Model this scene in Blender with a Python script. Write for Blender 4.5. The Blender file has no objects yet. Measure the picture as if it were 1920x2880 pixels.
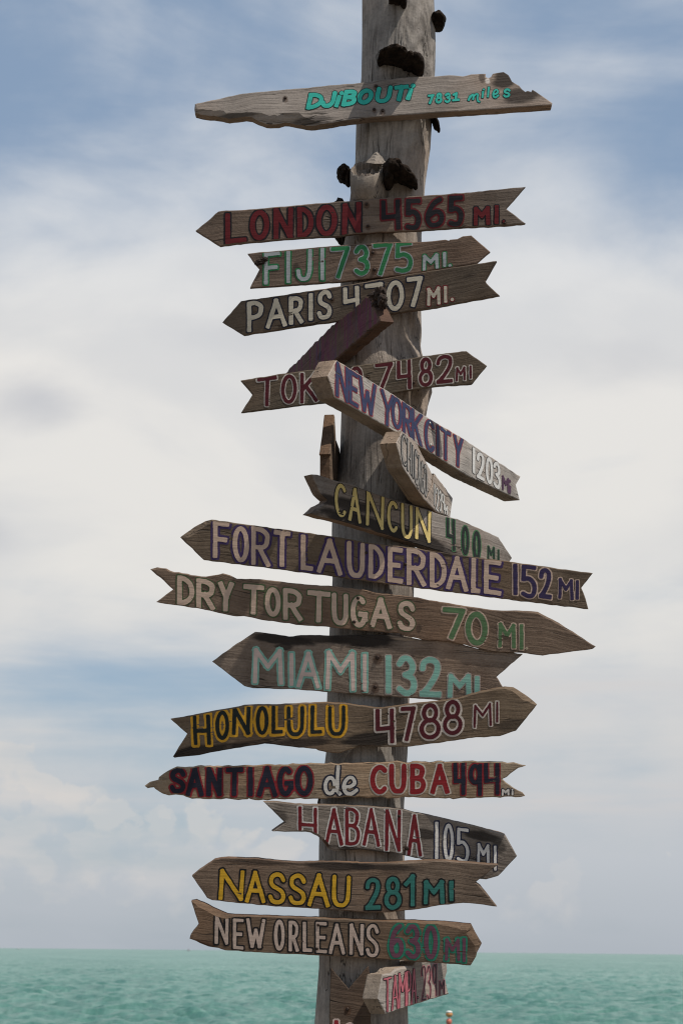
import bpy, bmesh, math, random
import numpy as np
from mathutils import Vector, Matrix, noise as mnoise
R = math.radians
rng = random.Random(7)
sc = bpy.context.scene
C = sc.collection

# ---------------------------------------------------------------- camera
FPX = 1440 / math.tan(R(11.5))            # focal length in photo pixels (1920x2880)
PITCH, ROLL, EYE = R(9.9), R(0.54), 1.6
cam_d = bpy.data.cameras.new('camera'); cam = bpy.data.objects.new('camera', cam_d); C.objects.link(cam)
cam_d.sensor_fit = 'VERTICAL'; cam_d.angle_y = R(23.0)
cam_d.clip_start = 0.1; cam_d.clip_end = 60000
CAMROT = Matrix.Rotation(R(90) + PITCH, 3, 'X') @ Matrix.Rotation(ROLL, 3, 'Z')
cam.matrix_world = Matrix.Translation((0, 0, EYE)) @ CAMROT.to_4x4()
cam_d.dof.use_dof = True; cam_d.dof.focus_distance = 5.95; cam_d.dof.aperture_fstop = 13.0
sc.camera = cam

# ---------------------------------------------------------------- sun, exposure
SUN_DIR = Vector((0.43, -0.25, 0.87)).normalized()       # towards the sun
sun_d = bpy.data.lights.new('sun', 'SUN'); sun_d.energy = 4.3; sun_d.angle = R(0.6); sun_d.color = (1.0, 0.94, 0.86)
sun = bpy.data.objects.new('sun', sun_d); C.objects.link(sun)
sun.rotation_euler = SUN_DIR.to_track_quat('Z', 'Y').to_euler(); sun.location = (3, -2, 8)
sc.view_settings.view_transform = 'Standard'; sc.view_settings.look = 'None'
sc.cycles.filter_width = 1.15
sc.view_settings.exposure = 0.0; sc.view_settings.gamma = 1.0

# ---------------------------------------------------------------- node helpers
class NT:
    def __init__(s, tree): s.t = tree; s.n = tree.nodes; s.l = tree.links
    def node(s, typ, **kw):
        x = s.n.new(typ)
        for k, v in kw.items(): setattr(x, k, v)
        return x
    def link(s, a, b): s.l.new(a, b)
    def put(s, sock, v):
        if v is None: return
        if hasattr(v, 'is_output') or isinstance(v, bpy.types.NodeSocket): s.l.new(v, sock)
        else: sock.default_value = v
    def math(s, op, a, b=None, c=None, clamp=False):
        x = s.node('ShaderNodeMath', operation=op, use_clamp=clamp)
        s.put(x.inputs[0], a); s.put(x.inputs[1], b)
        if c is not None: s.put(x.inputs[2], c)
        return x.outputs[0]
    def ramp(s, f, stops, interp='LINEAR'):
        x = s.node('ShaderNodeValToRGB'); cr = x.color_ramp; cr.interpolation = interp
        while len(cr.elements) < len(stops): cr.elements.new(0.5)
        for e, (p, c) in zip(cr.elements, stops):
            e.position = p; e.color = (c, c, c, 1) if isinstance(c, (int, float)) else (*c, 1)
        s.put(x.inputs[0], f); return x.outputs[0]
    def noise(s, vec, scale, detail=4, rough=0.55, dist=0.0):
        x = s.node('ShaderNodeTexNoise'); s.put(x.inputs['Vector'], vec)
        x.inputs['Scale'].default_value = scale; x.inputs['Detail'].default_value = detail
        x.inputs['Roughness'].default_value = rough; x.inputs['Distortion'].default_value = dist
        return x.outputs[0]
    def mix(s, f, a, b, blend='MIX'):
        x = s.node('ShaderNodeMix', data_type='RGBA', blend_type=blend)
        s.put(x.inputs[0], f)
        s.put(x.inputs[6], (*a, 1) if isinstance(a, tuple) and len(a) == 3 else a)
        s.put(x.inputs[7], (*b, 1) if isinstance(b, tuple) and len(b) == 3 else b)
        return x.outputs[2]
    def mapping(s, vec, scale=(1, 1, 1), loc=(0, 0, 0), rot=(0, 0, 0)):
        x = s.node('ShaderNodeMapping'); s.put(x.inputs[0], vec)
        s.put(x.inputs[1], loc); x.inputs[2].default_value = rot; x.inputs[3].default_value = scale
        return x.outputs[0]
    def smooth(s, v, a, b, lo=0.0, hi=1.0):
        x = s.node('ShaderNodeMapRange', interpolation_type='SMOOTHSTEP')
        s.put(x.inputs[0], v); x.inputs[1].default_value = a; x.inputs[2].default_value = b
        x.inputs[3].default_value = lo; x.inputs[4].default_value = hi
        return x.outputs[0]

def srgb(r, g, b):
    f = lambda c: (c / 255 / 12.92) if c / 255 <= 0.04045 else ((c / 255 + 0.055) / 1.055) ** 2.4
    return (f(r), f(g), f(b))

# ---------------------------------------------------------------- sky
w = bpy.data.worlds.new('World'); sc.world = w; w.use_nodes = True
T = NT(w.node_tree); T.n.clear()
sky = T.node('ShaderNodeTexSky', sky_type='NISHITA'); sky.sun_disc = False
sky.sun_elevation = math.asin(SUN_DIR.z); sky.sun_rotation = math.atan2(SUN_DIR.x, SUN_DIR.y)
sky.air_density = 1.0; sky.dust_density = 0.6; sky.ozone_density = 1.5
dirv = T.node('ShaderNodeTexCoord').outputs['Generated']
sx = T.node('ShaderNodeSeparateXYZ'); T.link(dirv, sx.inputs[0])
az = T.math('MULTIPLY', T.math('ARCTAN2', sx.outputs[0], sx.outputs[1]), 180 / math.pi)   # degrees, 0 = out to sea
el = T.math('MULTIPLY', T.math('ARCSINE', sx.outputs[2]), 180 / math.pi)
cb = T.node('ShaderNodeCombineXYZ'); T.link(az, cb.inputs[0]); T.link(el, cb.inputs[1])
P = cb.outputs[0]
n_edge = T.noise(T.mapping(P, (0.16, 0.30, 1), (3.1, 1.7, 0)), 1.0, 9, 0.52, 0.3)
n_wisp = T.noise(T.mapping(P, (0.07, 0.26, 1), (8.3, 4.4, 2.0), (0, 0, R(-14))), 1.0, 8, 0.55, 0.9)
n_big = T.noise(T.mapping(P, (0.07, 0.13, 1), (1.3, 9.2, 5.0)), 1.0, 5, 0.5, 0.2)
n_str = T.noise(T.mapping(P, (0.09, 0.75, 1), (5.5, 2.2, 1.0)), 1.0, 6, 0.55, 0.4)
# how much cloud stands at each height over the sea
hump = T.math('SUBTRACT', T.smooth(az, 1.0, 3.6), T.smooth(az, 4.2, 7.4, 0.0, 1.0))
elS = T.math('ADD', el, T.math('MULTIPLY', T.math('SUBTRACT', n_big, 0.5), 3.0))
elS = T.math('SUBTRACT', elS, hump)
cov = T.ramp(T.math('DIVIDE', elS, 40.0), [(0.0, 0.72), (0.09, 0.72), (0.13, 0.68), (0.17, 0.66), (0.205, 0.84), (0.26, 1.05), (0.35, 1.05), (0.40, 0.72), (0.44, 0.42), (0.48, 0.31), (0.54, 0.37), (0.60, 0.44), (0.8, 0.30), (1.0, 0.35)])
right = T.smooth(az, -2.0, 3.5, 0.0, 0.30)
low = T.smooth(el, 9.0, 6.0)
cov = T.math('ADD', cov, T.math('MULTIPLY', right, low))
m = T.math('ADD', cov, T.math('MULTIPLY', T.math('SUBTRACT', n_edge, 0.5), 1.15))
m = T.math('ADD', m, T.math('MULTIPLY', T.math('SUBTRACT', n_wisp, 0.5), 1.0))
m = T.math('ADD', m, T.math('MULTIPLY', T.math('MULTIPLY', T.math('SUBTRACT', n_str, 0.5), 1.0), T.smooth(el, 11.0, 6.0)))
mask = T.smooth(m, 0.14, 0.94)
# colours of the cloud deck: thin grey towards the horizon, bright higher up
n_tone = T.noise(T.mapping(P, (0.12, 0.26, 1), (0.4, 6.1, 8.0)), 1.0, 7, 0.5, 0.4)
ccol = T.ramp(T.math('DIVIDE', el, 40.0), [(0.0, srgb(174, 181, 189)), (0.05, srgb(190, 195, 201)), (0.12, srgb(209, 209, 209)), (0.20, srgb(228, 226, 222)), (0.33, srgb(230, 228, 225)), (0.42, srgb(216, 219, 223)), (1.0, srgb(200, 205, 212))])
ccol = T.mix(T.smooth(n_tone, 0.42, 0.64, 0.0, 0.36), ccol, srgb(190, 195, 203))
ccol = T.mix(T.math('MULTIPLY', T.smooth(n_str, 0.50, 0.68, 0.0, 0.55), T.math('MULTIPLY', T.smooth(el, 7.0, 5.0), T.smooth(el, 2.6, 3.8))), ccol, srgb(214, 205, 200))
# small heaped clouds low over the sea
n_cu = T.noise(T.mapping(P, (1.25, 1.4, 1), (2.2, 7.4, 3.0)), 1.0, 9, 0.5, 0.2)
PUFFS = [(-7.6, 4.05, .55, .50, 1.0), (-7.3, 3.2, .45, .40, .6), (-6.05, 3.45, .85, .42, .95), (-6.5, 3.1, .5, .35, .7), (-5.0, 2.95, .75, .46, .95), (-4.55, 2.65, .6, .5, .8), (-3.95, 2.75, .6, .40, .85), (-3.2, 2.85, .62, .46, 1.0),
         (-2.2, 2.45, .55, .36, .8), (-1.55, 2.25, .75, .34, .75), (-7.2, 2.5, .7, .6, .6), (-5.6, 2.2, 1.2, .6, .5), (-6.6, 1.75, .6, .45, .45), (-3.6, 1.9, 1.3, .5, .4), (4.4, 1.35, .7, .42, .28), (5.2, 1.6, .5, .36, .18), (-10.5, 3.2, 1.2, .6, .9), (-13, 2.4, 1.5, .6, .8), (9.5, 2.0, 1.2, .5, .6), (13, 2.6, 1.5, .6, .7)]
for (a_, e_, rx0, ry0, k_) in ((-7.1, 12.3, 1.5, .75, .55), (-8.2, 9.2, 1.0, .55, .45), (6.5, 13.2, 2.0, .8, .25), (-2.5, 14.0, 2.2, .7, .25), (14, 11, 3, .9, .4), (-15, 13, 3, .9, .4)):
    dx = T.math('DIVIDE', T.math('SUBTRACT', az, a_), rx0); dy = T.math('DIVIDE', T.math('SUBTRACT', el, e_), ry0)
    r = T.math('ADD', T.math('SQRT', T.math('ADD', T.math('MULTIPLY', dx, dx), T.math('MULTIPLY', dy, dy))), T.math('MULTIPLY', T.math('SUBTRACT', n_edge, 0.5), 3.0))
    ccol = T.mix(T.math('MULTIPLY', T.smooth(r, 1.3, 0.1), k_), ccol, srgb(178, 182, 192))
cu = None
wob = T.math('MULTIPLY', T.math('SUBTRACT', n_cu, 0.5), 4.4)
for (a_, e_, rx0, ry0, k_) in PUFFS:                       # degrees along and above the horizon
    dx = T.math('DIVIDE', T.math('SUBTRACT', az, a_), rx0); dy = T.math('DIVIDE', T.math('SUBTRACT', el, e_), ry0)
    dn = T.math('MULTIPLY', T.math('MINIMUM', dy, 0.0), 0.55)
    dy = T.math('ADD', T.math('MAXIMUM', dy, 0.0), dn)
    r = T.math('ADD', T.math('SQRT', T.math('ADD', T.math('MULTIPLY', dx, dx), T.math('MULTIPLY', dy, dy))), wob)
    soft = T.math('ADD', T.math('MULTIPLY', T.smooth(dy, 0.6, -0.9), 0.8), 0.25)
    p_ = T.math('MULTIPLY', T.math('DIVIDE', T.math('SUBTRACT', 1.05, r), soft, None, True), k_)
    cu = p_ if cu is None else T.math('MAXIMUM', cu, p_)
cu = T.math('MULTIPLY', cu, 0.66)
ccol = T.mix(cu, ccol, srgb(222, 215, 208))
mask = T.math('MAXIMUM', mask, T.math('MULTIPLY', cu, 0.9))
mask = T.math('MULTIPLY', mask, T.smooth(T.math('ABSOLUTE', az), 120.0, 50.0, 0.6, 1.0))   # bank of cloud out to sea; unseen cloud landward thinned to lower ambient light
bg1 = T.node('ShaderNodeBackground'); bg1.inputs[1].default_value = 0.10
T.link(T.mix(0.60, sky.outputs[0], (3.05, 4.05, 5.45)), bg1.inputs[0])
bg2 = T.node('ShaderNodeBackground'); bg2.inputs[1].default_value = 1.0; T.link(ccol, bg2.inputs[0])
ms = T.node('ShaderNodeMixShader'); T.link(mask, ms.inputs[0]); T.link(bg1.outputs[0], ms.inputs[1]); T.link(bg2.outputs[0], ms.inputs[2])
wo = T.node('ShaderNodeOutputWorld'); T.link(ms.outputs[0], wo.inputs[0])

# ---------------------------------------------------------------- object helpers
def mesh_obj(name, verts, faces, mat=None, parent=None, smooth=False):
    me = bpy.data.meshes.new(name); me.from_pydata([tuple(v) for v in verts], [], faces); me.update()
    if smooth:
        for p in me.polygons: p.use_smooth = True
    o = bpy.data.objects.new(name, me); C.objects.link(o)
    if mat: me.materials.append(mat)
    if parent: o.parent = parent
    return o
def tag(o, label=None, cat=None, group=None, kind=None):
    if label: o['label'] = label
    if cat: o['category'] = cat
    if group: o['group'] = group
    if kind: o['kind'] = kind
    return o
def ray(px, py):
    return (CAMROT @ Vector(((px - 960) / FPX, -(py - 1440) / FPX, -1.0)))
EYEV = Vector((0, 0, EYE))
def on_y(px, py, y):
    d = ray(px, py); return EYEV + d * (y / d.y)
def Z(frame, pts):
    x0, y0, s = frame
    return [(x0 + p[0] * s, y0 + p[1] * s) + tuple(p[2:]) for p in pts]
D = (0, 0, 1.22449)
Z1 = (530, 180, .33801); Z2 = (1040, 180, .33801); Z3 = (530, 500, .33801); Z4 = (1000, 500, .33801)
Z5 = (600, 640, .33801); Z6 = (900, 640, .33801); Z7 = (660, 960, .33801); Z8 = (960, 960, .33801)
Y1 = (830, 1140, .41454); Y2 = (480, 1430, .41454); Y3 = (1040, 1500, .41454); Y4 = (400, 1570, .41454)
Y5 = (1040, 1650, .41454); Y6 = (580, 1760, .41454); Y7 = (460, 1930, .35077); Y8 = (980, 1900, .35077)
X1 = (400, 2110, .35077); X2 = (940, 2110, .35077); X3 = (730, 2240, .47832); X4 = (530, 2400, .35077)
X5 = (950, 2400, .30612); X6 = (520, 2520, .35077); X7 = (1000, 2540, .25510); X8 = (860, 2680, .25510)
W1 = (940, 0, .22959); W2 = (900, 380, .22959); W3 = (780, 780, .31888)

# ---------------------------------------------------------------- materials
def new_mat(name):
    m = bpy.data.materials.new(name); m.use_nodes = True
    t = NT(m.node_tree); t.n.clear()
    b = t.node('ShaderNodeBsdfPrincipled'); o = t.node('ShaderNodeOutputMaterial'); t.link(b.outputs[0], o.inputs[0])
    return m, t, b
def wood_mat(name, tint=(1, 1, 1), dark=(0.085, 0.063, 0.047), light=(0.21, 0.168, 0.132), stains_highlights=(), along='X', streak=None, rough_grain=1.0):
    """weathered grey driftwood: fibres, growth figure, cracks, dirt; stains = (cx, cz, rx, rz, strength, colour) in the board's own metres"""
    m, t, b = new_mat(name)
    oc = t.node('ShaderNodeTexCoord').outputs['Object']
    rnd = t.node('ShaderNodeObjectInfo').outputs['Random']
    off = t.node('ShaderNodeCombineXYZ'); t.link(t.math('MULTIPLY', rnd, 37.0), off.inputs[0]); t.link(t.math('MULTIPLY', rnd, 91.0), off.inputs[2])
    va = t.node('ShaderNodeVectorMath', operation='ADD'); t.link(oc, va.inputs[0]); t.link(off.outputs[0], va.inputs[1])
    v = va.outputs[0]
    sc1 = (5, 90, 150) if along == 'X' else (95, 95, 3.6)
    sc2 = (2.4, 30, 44) if along == 'X' else (30, 30, 1.6)
    warp = t.noise(v, 5.0, 3, 0.5)
    wv = t.node('ShaderNodeVectorMath', operation='MULTIPLY_ADD')
    cw = t.node('ShaderNodeCombineXYZ'); t.link(warp, cw.inputs[2] if along == 'X' else cw.inputs[0])
    t.link(cw.outputs[0], wv.inputs[0]); wv.inputs[1].default_value = (0.05,) * 3; t.link(v, wv.inputs[2])
    v2 = wv.outputs[0]
    fib = t.noise(t.mapping(v2, sc1), 1.0, 6, 0.65)
    fig = t.noise(t.mapping(v2, sc2), 1.0, 5, 0.6, 0.4)
    blot = t.noise(v, 9.0, 6, 0.62)
    speck = t.noise(v, 160.0, 3, 0.6)
    f = t.math('ADD', t.math('MULTIPLY', fib, 0.48), t.math('MULTIPLY', fig, 0.30))
    f = t.math('ADD', t.math('ADD', f, 0.11), t.math('MULTIPLY', t.math('SUBTRACT', blot, 0.5), 0.85))
    f = t.math('ADD', f, t.math('MULTIPLY', t.math('SUBTRACT', speck, 0.5), 0.30))
    D_ = tuple(a * c for a, c in zip(dark, tint)); L_ = tuple(a * c for a, c in zip(light, tint))
    mid = tuple((a * 0.55 + c * 0.45) for a, c in zip(D_, L_))
    col = t.ramp(f, [(0.24, D_), (0.46, mid), (0.74, L_)])
    col = t.mix(t.smooth(t.noise(v, 2.6, 3, 0.5), 0.42, 0.64, 0.0, 0.55), col, t.mix(1.0, col, (1.22, 0.98, 0.80), 'MULTIPLY'))
    salt = t.math('MULTIPLY', t.smooth(t.noise(t.mapping(v, (3, 9, 9) if along == 'X' else (9, 9, 3), (2, 8, 5)), 1.0, 6, 0.65), 0.52, 0.72), 0.45)
    col = t.mix(salt, col, tuple(x * 1.15 for x in L_))          # salt-bleached patches
    # dark drying cracks along the fibres
    crk = t.noise(t.mapping(v2, (1.1, 20, 30) if along == 'X' else (26, 26, 0.7), (4, 2, 7)), 1.0, 3, 0.5, 0.3)
    crk = t.math('ABSOLUTE', t.math('SUBTRACT', crk, 0.5))
    crm = t.math('MULTIPLY', t.smooth(crk, 0.008, 0.0), t.smooth(t.noise(v, 7.0, 2), 0.42, 0.58))
    col = t.mix(t.math('MULTIPLY', crm, 0.85), col, (0.02, 0.016, 0.013))
    hair = t.noise(t.mapping(v2, (2.0, 60, 80) if along == 'X' else (55, 55, 0.9), (1, 6, 2)), 1.0, 2, 0.5, 0.2)
    hrm = t.math('MULTIPLY', t.smooth(t.math('ABSOLUTE', t.math('SUBTRACT', hair, 0.5)), 0.016, 0.0), t.smooth(t.noise(v, 5.0, 3), 0.42, 0.60))
    col = t.mix(t.math('MULTIPLY', hrm, 0.5 if along == 'X' else 0.7), col, (0.03, 0.025, 0.02))
    s3 = t.node('ShaderNodeSeparateXYZ'); t.link(oc, s3.inputs[0])
    ns = t.noise(t.mapping(oc, (9, 30, 26)) if along == 'X' else t.mapping(oc, (26, 26, 9)), 1.0, 5, 0.6)
    for (cx, cz, rx, rz, st, sc_) in stains_highlights:
        dx = t.math('DIVIDE', t.math('SUBTRACT', s3.outputs[0], cx), rx); dz = t.math('DIVIDE', t.math('SUBTRACT', s3.outputs[2], cz), rz)
        r = t.math('SQRT', t.math('ADD', t.math('MULTIPLY', dx, dx), t.math('MULTIPLY', dz, dz)))
        r = t.math('ADD', r, t.math('MULTIPLY', t.math('SUBTRACT', ns, 0.5), 1.5))
        col = t.mix(t.math('MULTIPLY', t.smooth(r, 1.0, 0.55), st), col, sc_)
    if streak:                                            # remains of old paint between the fibres
        sn = t.noise(t.mapping(v, (46, 30, 7)), 1.0, 4, 0.7)
        col = t.mix(t.smooth(sn, 0.44, 0.58, 0.0, 0.92), col, streak)
        sn2 = t.noise(t.mapping(v, (60, 30, 5), (3, 3, 3)), 1.0, 4, 0.7)
        col = t.mix(t.smooth(sn2, 0.56, 0.66, 0.0, 0.8), col, (0.05, 0.045, 0.10))
    t.link(col, b.inputs['Base Color']); b.inputs['Roughness'].default_value = 0.85
    b.inputs['Specular IOR Level'].default_value = 0.25
    h = t.math('ADD', t.math('MULTIPLY', fib, 0.6), t.math('ADD', t.math('MULTIPLY', fig, 0.5), t.math('MULTIPLY', crm, -0.5)))
    h = t.math('ADD', h, t.math('MULTIPLY', speck, 0.2))
    bp = t.node('ShaderNodeBump'); bp.inputs['Strength'].default_value = 0.8; bp.inputs['Distance'].default_value = 0.004 * rough_grain
    t.link(h, bp.inputs['Height']); t.link(bp.outputs[0], b.inputs['Normal'])
    return m
PAINTS = {}
def paint_mat(rgb):
    if rgb in PAINTS: return PAINTS[rgb]
    m, t, b = new_mat('paint')
    oc = t.node('ShaderNodeTexCoord').outputs['Object']
    c = tuple(x * 0.86 for x in srgb(*rgb))
    g = t.noise(t.mapping(oc, (6, 40, 90)), 1.0, 5, 0.65)
    bl = t.noise(oc, 30.0, 4, 0.6)
    f = t.math('ADD', t.math('MULTIPLY', g, 0.5), t.math('MULTIPLY', bl, 0.5))
    col = t.ramp(f, [(0.30, tuple(x * 0.72 for x in c)), (0.5, c), (0.72, tuple(min(0.9, x * 1.18 + 0.008) for x in c))])
    worn = t.smooth(t.noise(t.mapping(oc, (30, 60, 120), (5, 1, 2)), 1.0, 5, 0.7), 0.60, 0.72, 0.0, 0.4)
    col = t.mix(worn, col, (0.13, 0.11, 0.095))
    t.link(col, b.inputs['Base Color']); b.inputs['Roughness'].default_value = 0.6; b.inputs['Specular IOR Level'].default_value = 0.3
    bp = t.node('ShaderNodeBump'); bp.inputs['Strength'].default_value = 0.5; bp.inputs['Distance'].default_value = 0.002
    t.link(g, bp.inputs['Height']); t.link(bp.outputs[0], b.inputs['Normal'])
    PAINTS[rgb] = m
    return m
def plain_mat(name, col, rough=0.7, metal=0.0, var=0.25, scale=30.0, bump=0.0):
    m, t, b = new_mat(name)
    oc = t.node('ShaderNodeTexCoord').outputs['Object']
    n = t.noise(oc, scale, 5, 0.6)
    t.link(t.ramp(n, [(0.3, tuple(x * (1 - var) for x in col)), (0.7, tuple(min(0.95, x * (1 + var)) for x in col))]), b.inputs['Base Color'])
    b.inputs['Roughness'].default_value = rough; b.inputs['Metallic'].default_value = metal
    if bump:
        bp = t.node('ShaderNodeBump'); bp.inputs['Strength'].default_value = 0.9; bp.inputs['Distance'].default_value = bump
        t.link(t.noise(oc, scale * 2.2, 5, 0.6), bp.inputs['Height']); t.link(bp.outputs[0], b.inputs['Normal'])
    return m
M_NAIL = plain_mat('rusty_nail', (0.035, 0.022, 0.016), 0.6, 0.6, 0.4, 400)
M_STEEL = plain_mat('galvanised_nail', (0.42, 0.41, 0.38), 0.45, 0.7, 0.2, 400)
M_FUNGUS = plain_mat('dark_fungus', (0.020, 0.0135, 0.0095), 0.95, 0, 0.8, 45, 0.010)
M_FUNGUS.node_tree.nodes['Principled BSDF'].inputs['Specular IOR Level'].default_value = 0.1

# ---------------------------------------------------------------- ground and sea
SEA_Z = -0.6
ys = [-3000, -300, -60, -20, 0, 6, 12, 18, 24, 30, 40, 60, 200, 2000, 45000]
zs = [0.3, 0.3, 0.15, 0.05, 0, 0, -0.05, -0.25, -0.5, -0.8, -1.4, -2.2, -3, -4, -6]
xs = [-45000, -3000, -300, -60, -20, 0, 20, 60, 300, 3000, 45000]
gv = [(x, y, z) for y, z in zip(ys, zs) for x in xs]; nx = len(xs)
gf = [(j * nx + i, j * nx + i + 1, (j + 1) * nx + i + 1, (j + 1) * nx + i) for j in range(len(ys) - 1) for i in range(nx - 1)]
m, t, b = new_mat('sand')
oc = t.node('ShaderNodeTexCoord').outputs['Object']
sn = t.noise(oc, 1.5, 8, 0.65)
t.link(t.ramp(sn, [(0.3, (0.13, 0.11, 0.085)), (0.7, (0.22, 0.19, 0.15))]), b.inputs['Base Color']); b.inputs['Roughness'].default_value = 0.95
bp = t.node('ShaderNodeBump'); bp.inputs['Distance'].default_value = 0.05; t.link(t.noise(oc, 6, 6, 0.7), bp.inputs['Height']); t.link(bp.outputs[0], b.inputs['Normal'])
tag(mesh_obj('ground', gv, gf, m, smooth=True), kind='structure')

def sea_heights(x, y):
    r = np.random.RandomState(3)
    h = np.zeros_like(x)
    for k in range(46):
        lam = 0.7 * (1.075 ** k); th = r.normal(-1.45, 0.95); a = 0.0175 * lam ** 0.5 * (0.25 if lam > 4 else 1.0)
        kx, ky = 2 * math.pi / lam * math.cos(th), 2 * math.pi / lam * math.sin(th)
        ph = r.uniform(0, 6.28)
        cut = np.clip(1.25 - y / (lam * 260.0), 0, 1)     # the finest ripples need no mesh far out
        h += a * cut * np.sin(kx * x + ky * y + ph + 0.8 * np.sin(0.11 * x + 0.07 * y + k))
    return h
yy = [17.0]
while yy[-1] < 45000:
    y = yy[-1]; yy.append(y + max(0.30, y * 0.0045 if y < 900 else y * 0.03))
yy = np.array(yy); ncol = 560
u = np.linspace(-1, 1, ncol); u = np.sign(u) * (0.55 * np.abs(u) + 0.45 * np.abs(u) ** 4)
wid = 10 + yy * 0.62
X = u[None, :] * wid[:, None] * 1.0; Yg = np.repeat(yy[:, None], ncol, 1)
Hh = sea_heights(X, Yg) + SEA_Z
sv = np.stack([X, Yg, Hh], -1).reshape(-1, 3)
idx = np.arange(len(yy) * ncol).reshape(len(yy), ncol)
sf = np.stack([idx[:-1, :-1], idx[:-1, 1:], idx[1:, 1:], idx[1:, :-1]], -1).reshape(-1, 4)
me = bpy.data.meshes.new('sea'); me.vertices.add(len(sv)); me.vertices.foreach_set('co', sv.ravel())
me.loops.add(sf.size); me.loops.foreach_set('vertex_index', sf.ravel().astype(np.int32))
me.polygons.add(len(sf)); me.polygons.foreach_set('loop_start', np.arange(0, sf.size, 4, dtype=np.int32))
me.polygons.foreach_set('use_smooth', np.ones(len(sf), bool)); me.update(calc_edges=True)
sea = bpy.data.objects.new('sea', me); C.objects.link(sea); tag(sea, kind='structure')
m, t, b = new_mat('sea_water')
oc = t.node('ShaderNodeTexCoord').outputs['Object']
p1 = t.noise(t.mapping(oc, (0.05, 0.012, 1)), 1.0, 5, 0.6); p2 = t.noise(t.mapping(oc, (2.2, 0.30, 1)), 1.0, 6, 0.72)
f = t.math('ADD', t.math('MULTIPLY', p1, 0.35), t.math('MULTIPLY', p2, 0.65))
t.link(t.ramp(f, [(0.39, (0.052, 0.155, 0.125)), (0.5, (0.098, 0.218, 0.176)), (0.61, (0.165, 0.290, 0.244))]), b.inputs['Base Color'])
b.inputs['Roughness'].default_value = 0.30; b.inputs['Specular IOR Level'].default_value = 0.28; b.inputs['IOR'].default_value = 1.33
bp = t.node('ShaderNodeBump'); bp.inputs['Strength'].default_value = 0.9; bp.inputs['Distance'].default_value = 0.13
t.link(t.noise(oc, 3.2, 6, 0.68), bp.inputs['Height']); t.link(bp.outputs[0], b.inputs['Normal'])
me.materials.append(m)

# ---------------------------------------------------------------- the post
POLE_Y = 6.0
L_PX = [(0, 831), (180, 829), (280, 818), (370, 815), (440, 804), (560, 789), (650, 783), (760, 784), (940, 783), (1060, 779), (1180, 763), (1225, 762), (1330, 764), (1450, 757), (1610, 752), (1730, 750), (1840, 734), (1950, 732), (2090, 733), (2220, 733), (2352, 723)]
R_PX = [(0, 995), (100, 998), (160, 997), (280, 990), (340, 987), (420, 976), (540, 967), (700, 966), (760, 968), (795, 965), (870, 985), (900, 992), (930, 982), (960, 974), (1040, 971), (1150, 957), (1370, 950), (1600, 938), (1730, 934), (1850, 926), (1980, 928), (2100, 930), (2230, 935), (2352, 938)]
def edge_curve(tab):
    ps = [on_y(x * 1.22449, y * 1.22449, POLE_Y) for y, x in tab]
    ps.sort(key=lambda p: p.z)
    return np.array([p.z for p in ps]), np.array([p.x for p in ps])
lz, lx = edge_curve(L_PX); rz, rx_ = edge_curve(R_PX)
def pole_at(z):
    a, b_ = float(np.interp(z, lz, lx)), float(np.interp(z, rz, rx_))
    return (a + b_) / 2, (b_ - a) / 2
post = bpy.data.objects.new('signpost', None); C.objects.link(post); post.location = (pole_at(1.45)[0], POLE_Y, 0.0)
tag(post, 'tall weathered grey driftwood trunk carrying all the wooden arrow signs', 'post')
NA, z0, z1 = 200, -0.4, 4.62
zz = np.linspace(z0, z1, 520)
rr = np.random.RandomState(5)
ridges = [(k, rr.uniform(0, 6.28), rr.uniform(-1.2, 1.2), rr.uniform(0.2, 1.0)) for k in (3, 5, 7, 9, 13, 17, 23, 29, 37, 47)]
cracks = [(rr.uniform(0, 6.28), rr.uniform(1.4, 4.0), rr.uniform(0.25, 0.8), rr.uniform(0.008, 0.014), rr.uniform(0.004, 0.008), rr.uniform(0, 6)) for _ in range(14)]
knots_ = []
cracks += [(-1.72, 3.72, 0.30, 0.010, 0.008, 1.0), (-1.40, 3.70, 0.28, 0.009, 0.007, 2.0), (-1.5, 2.95, 0.35, 0.009, 0.007, 4.0), (-1.15, 2.9, 0.3, 0.008, 0.006, 5.0), (-1.6, 3.25, 0.2, 0.014, 0.012, 3.0), (-1.3, 2.3, 0.4, 0.014, 0.012, 3.0)]
pv, pf = [], []
zq = zz.copy()
tot = []
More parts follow.
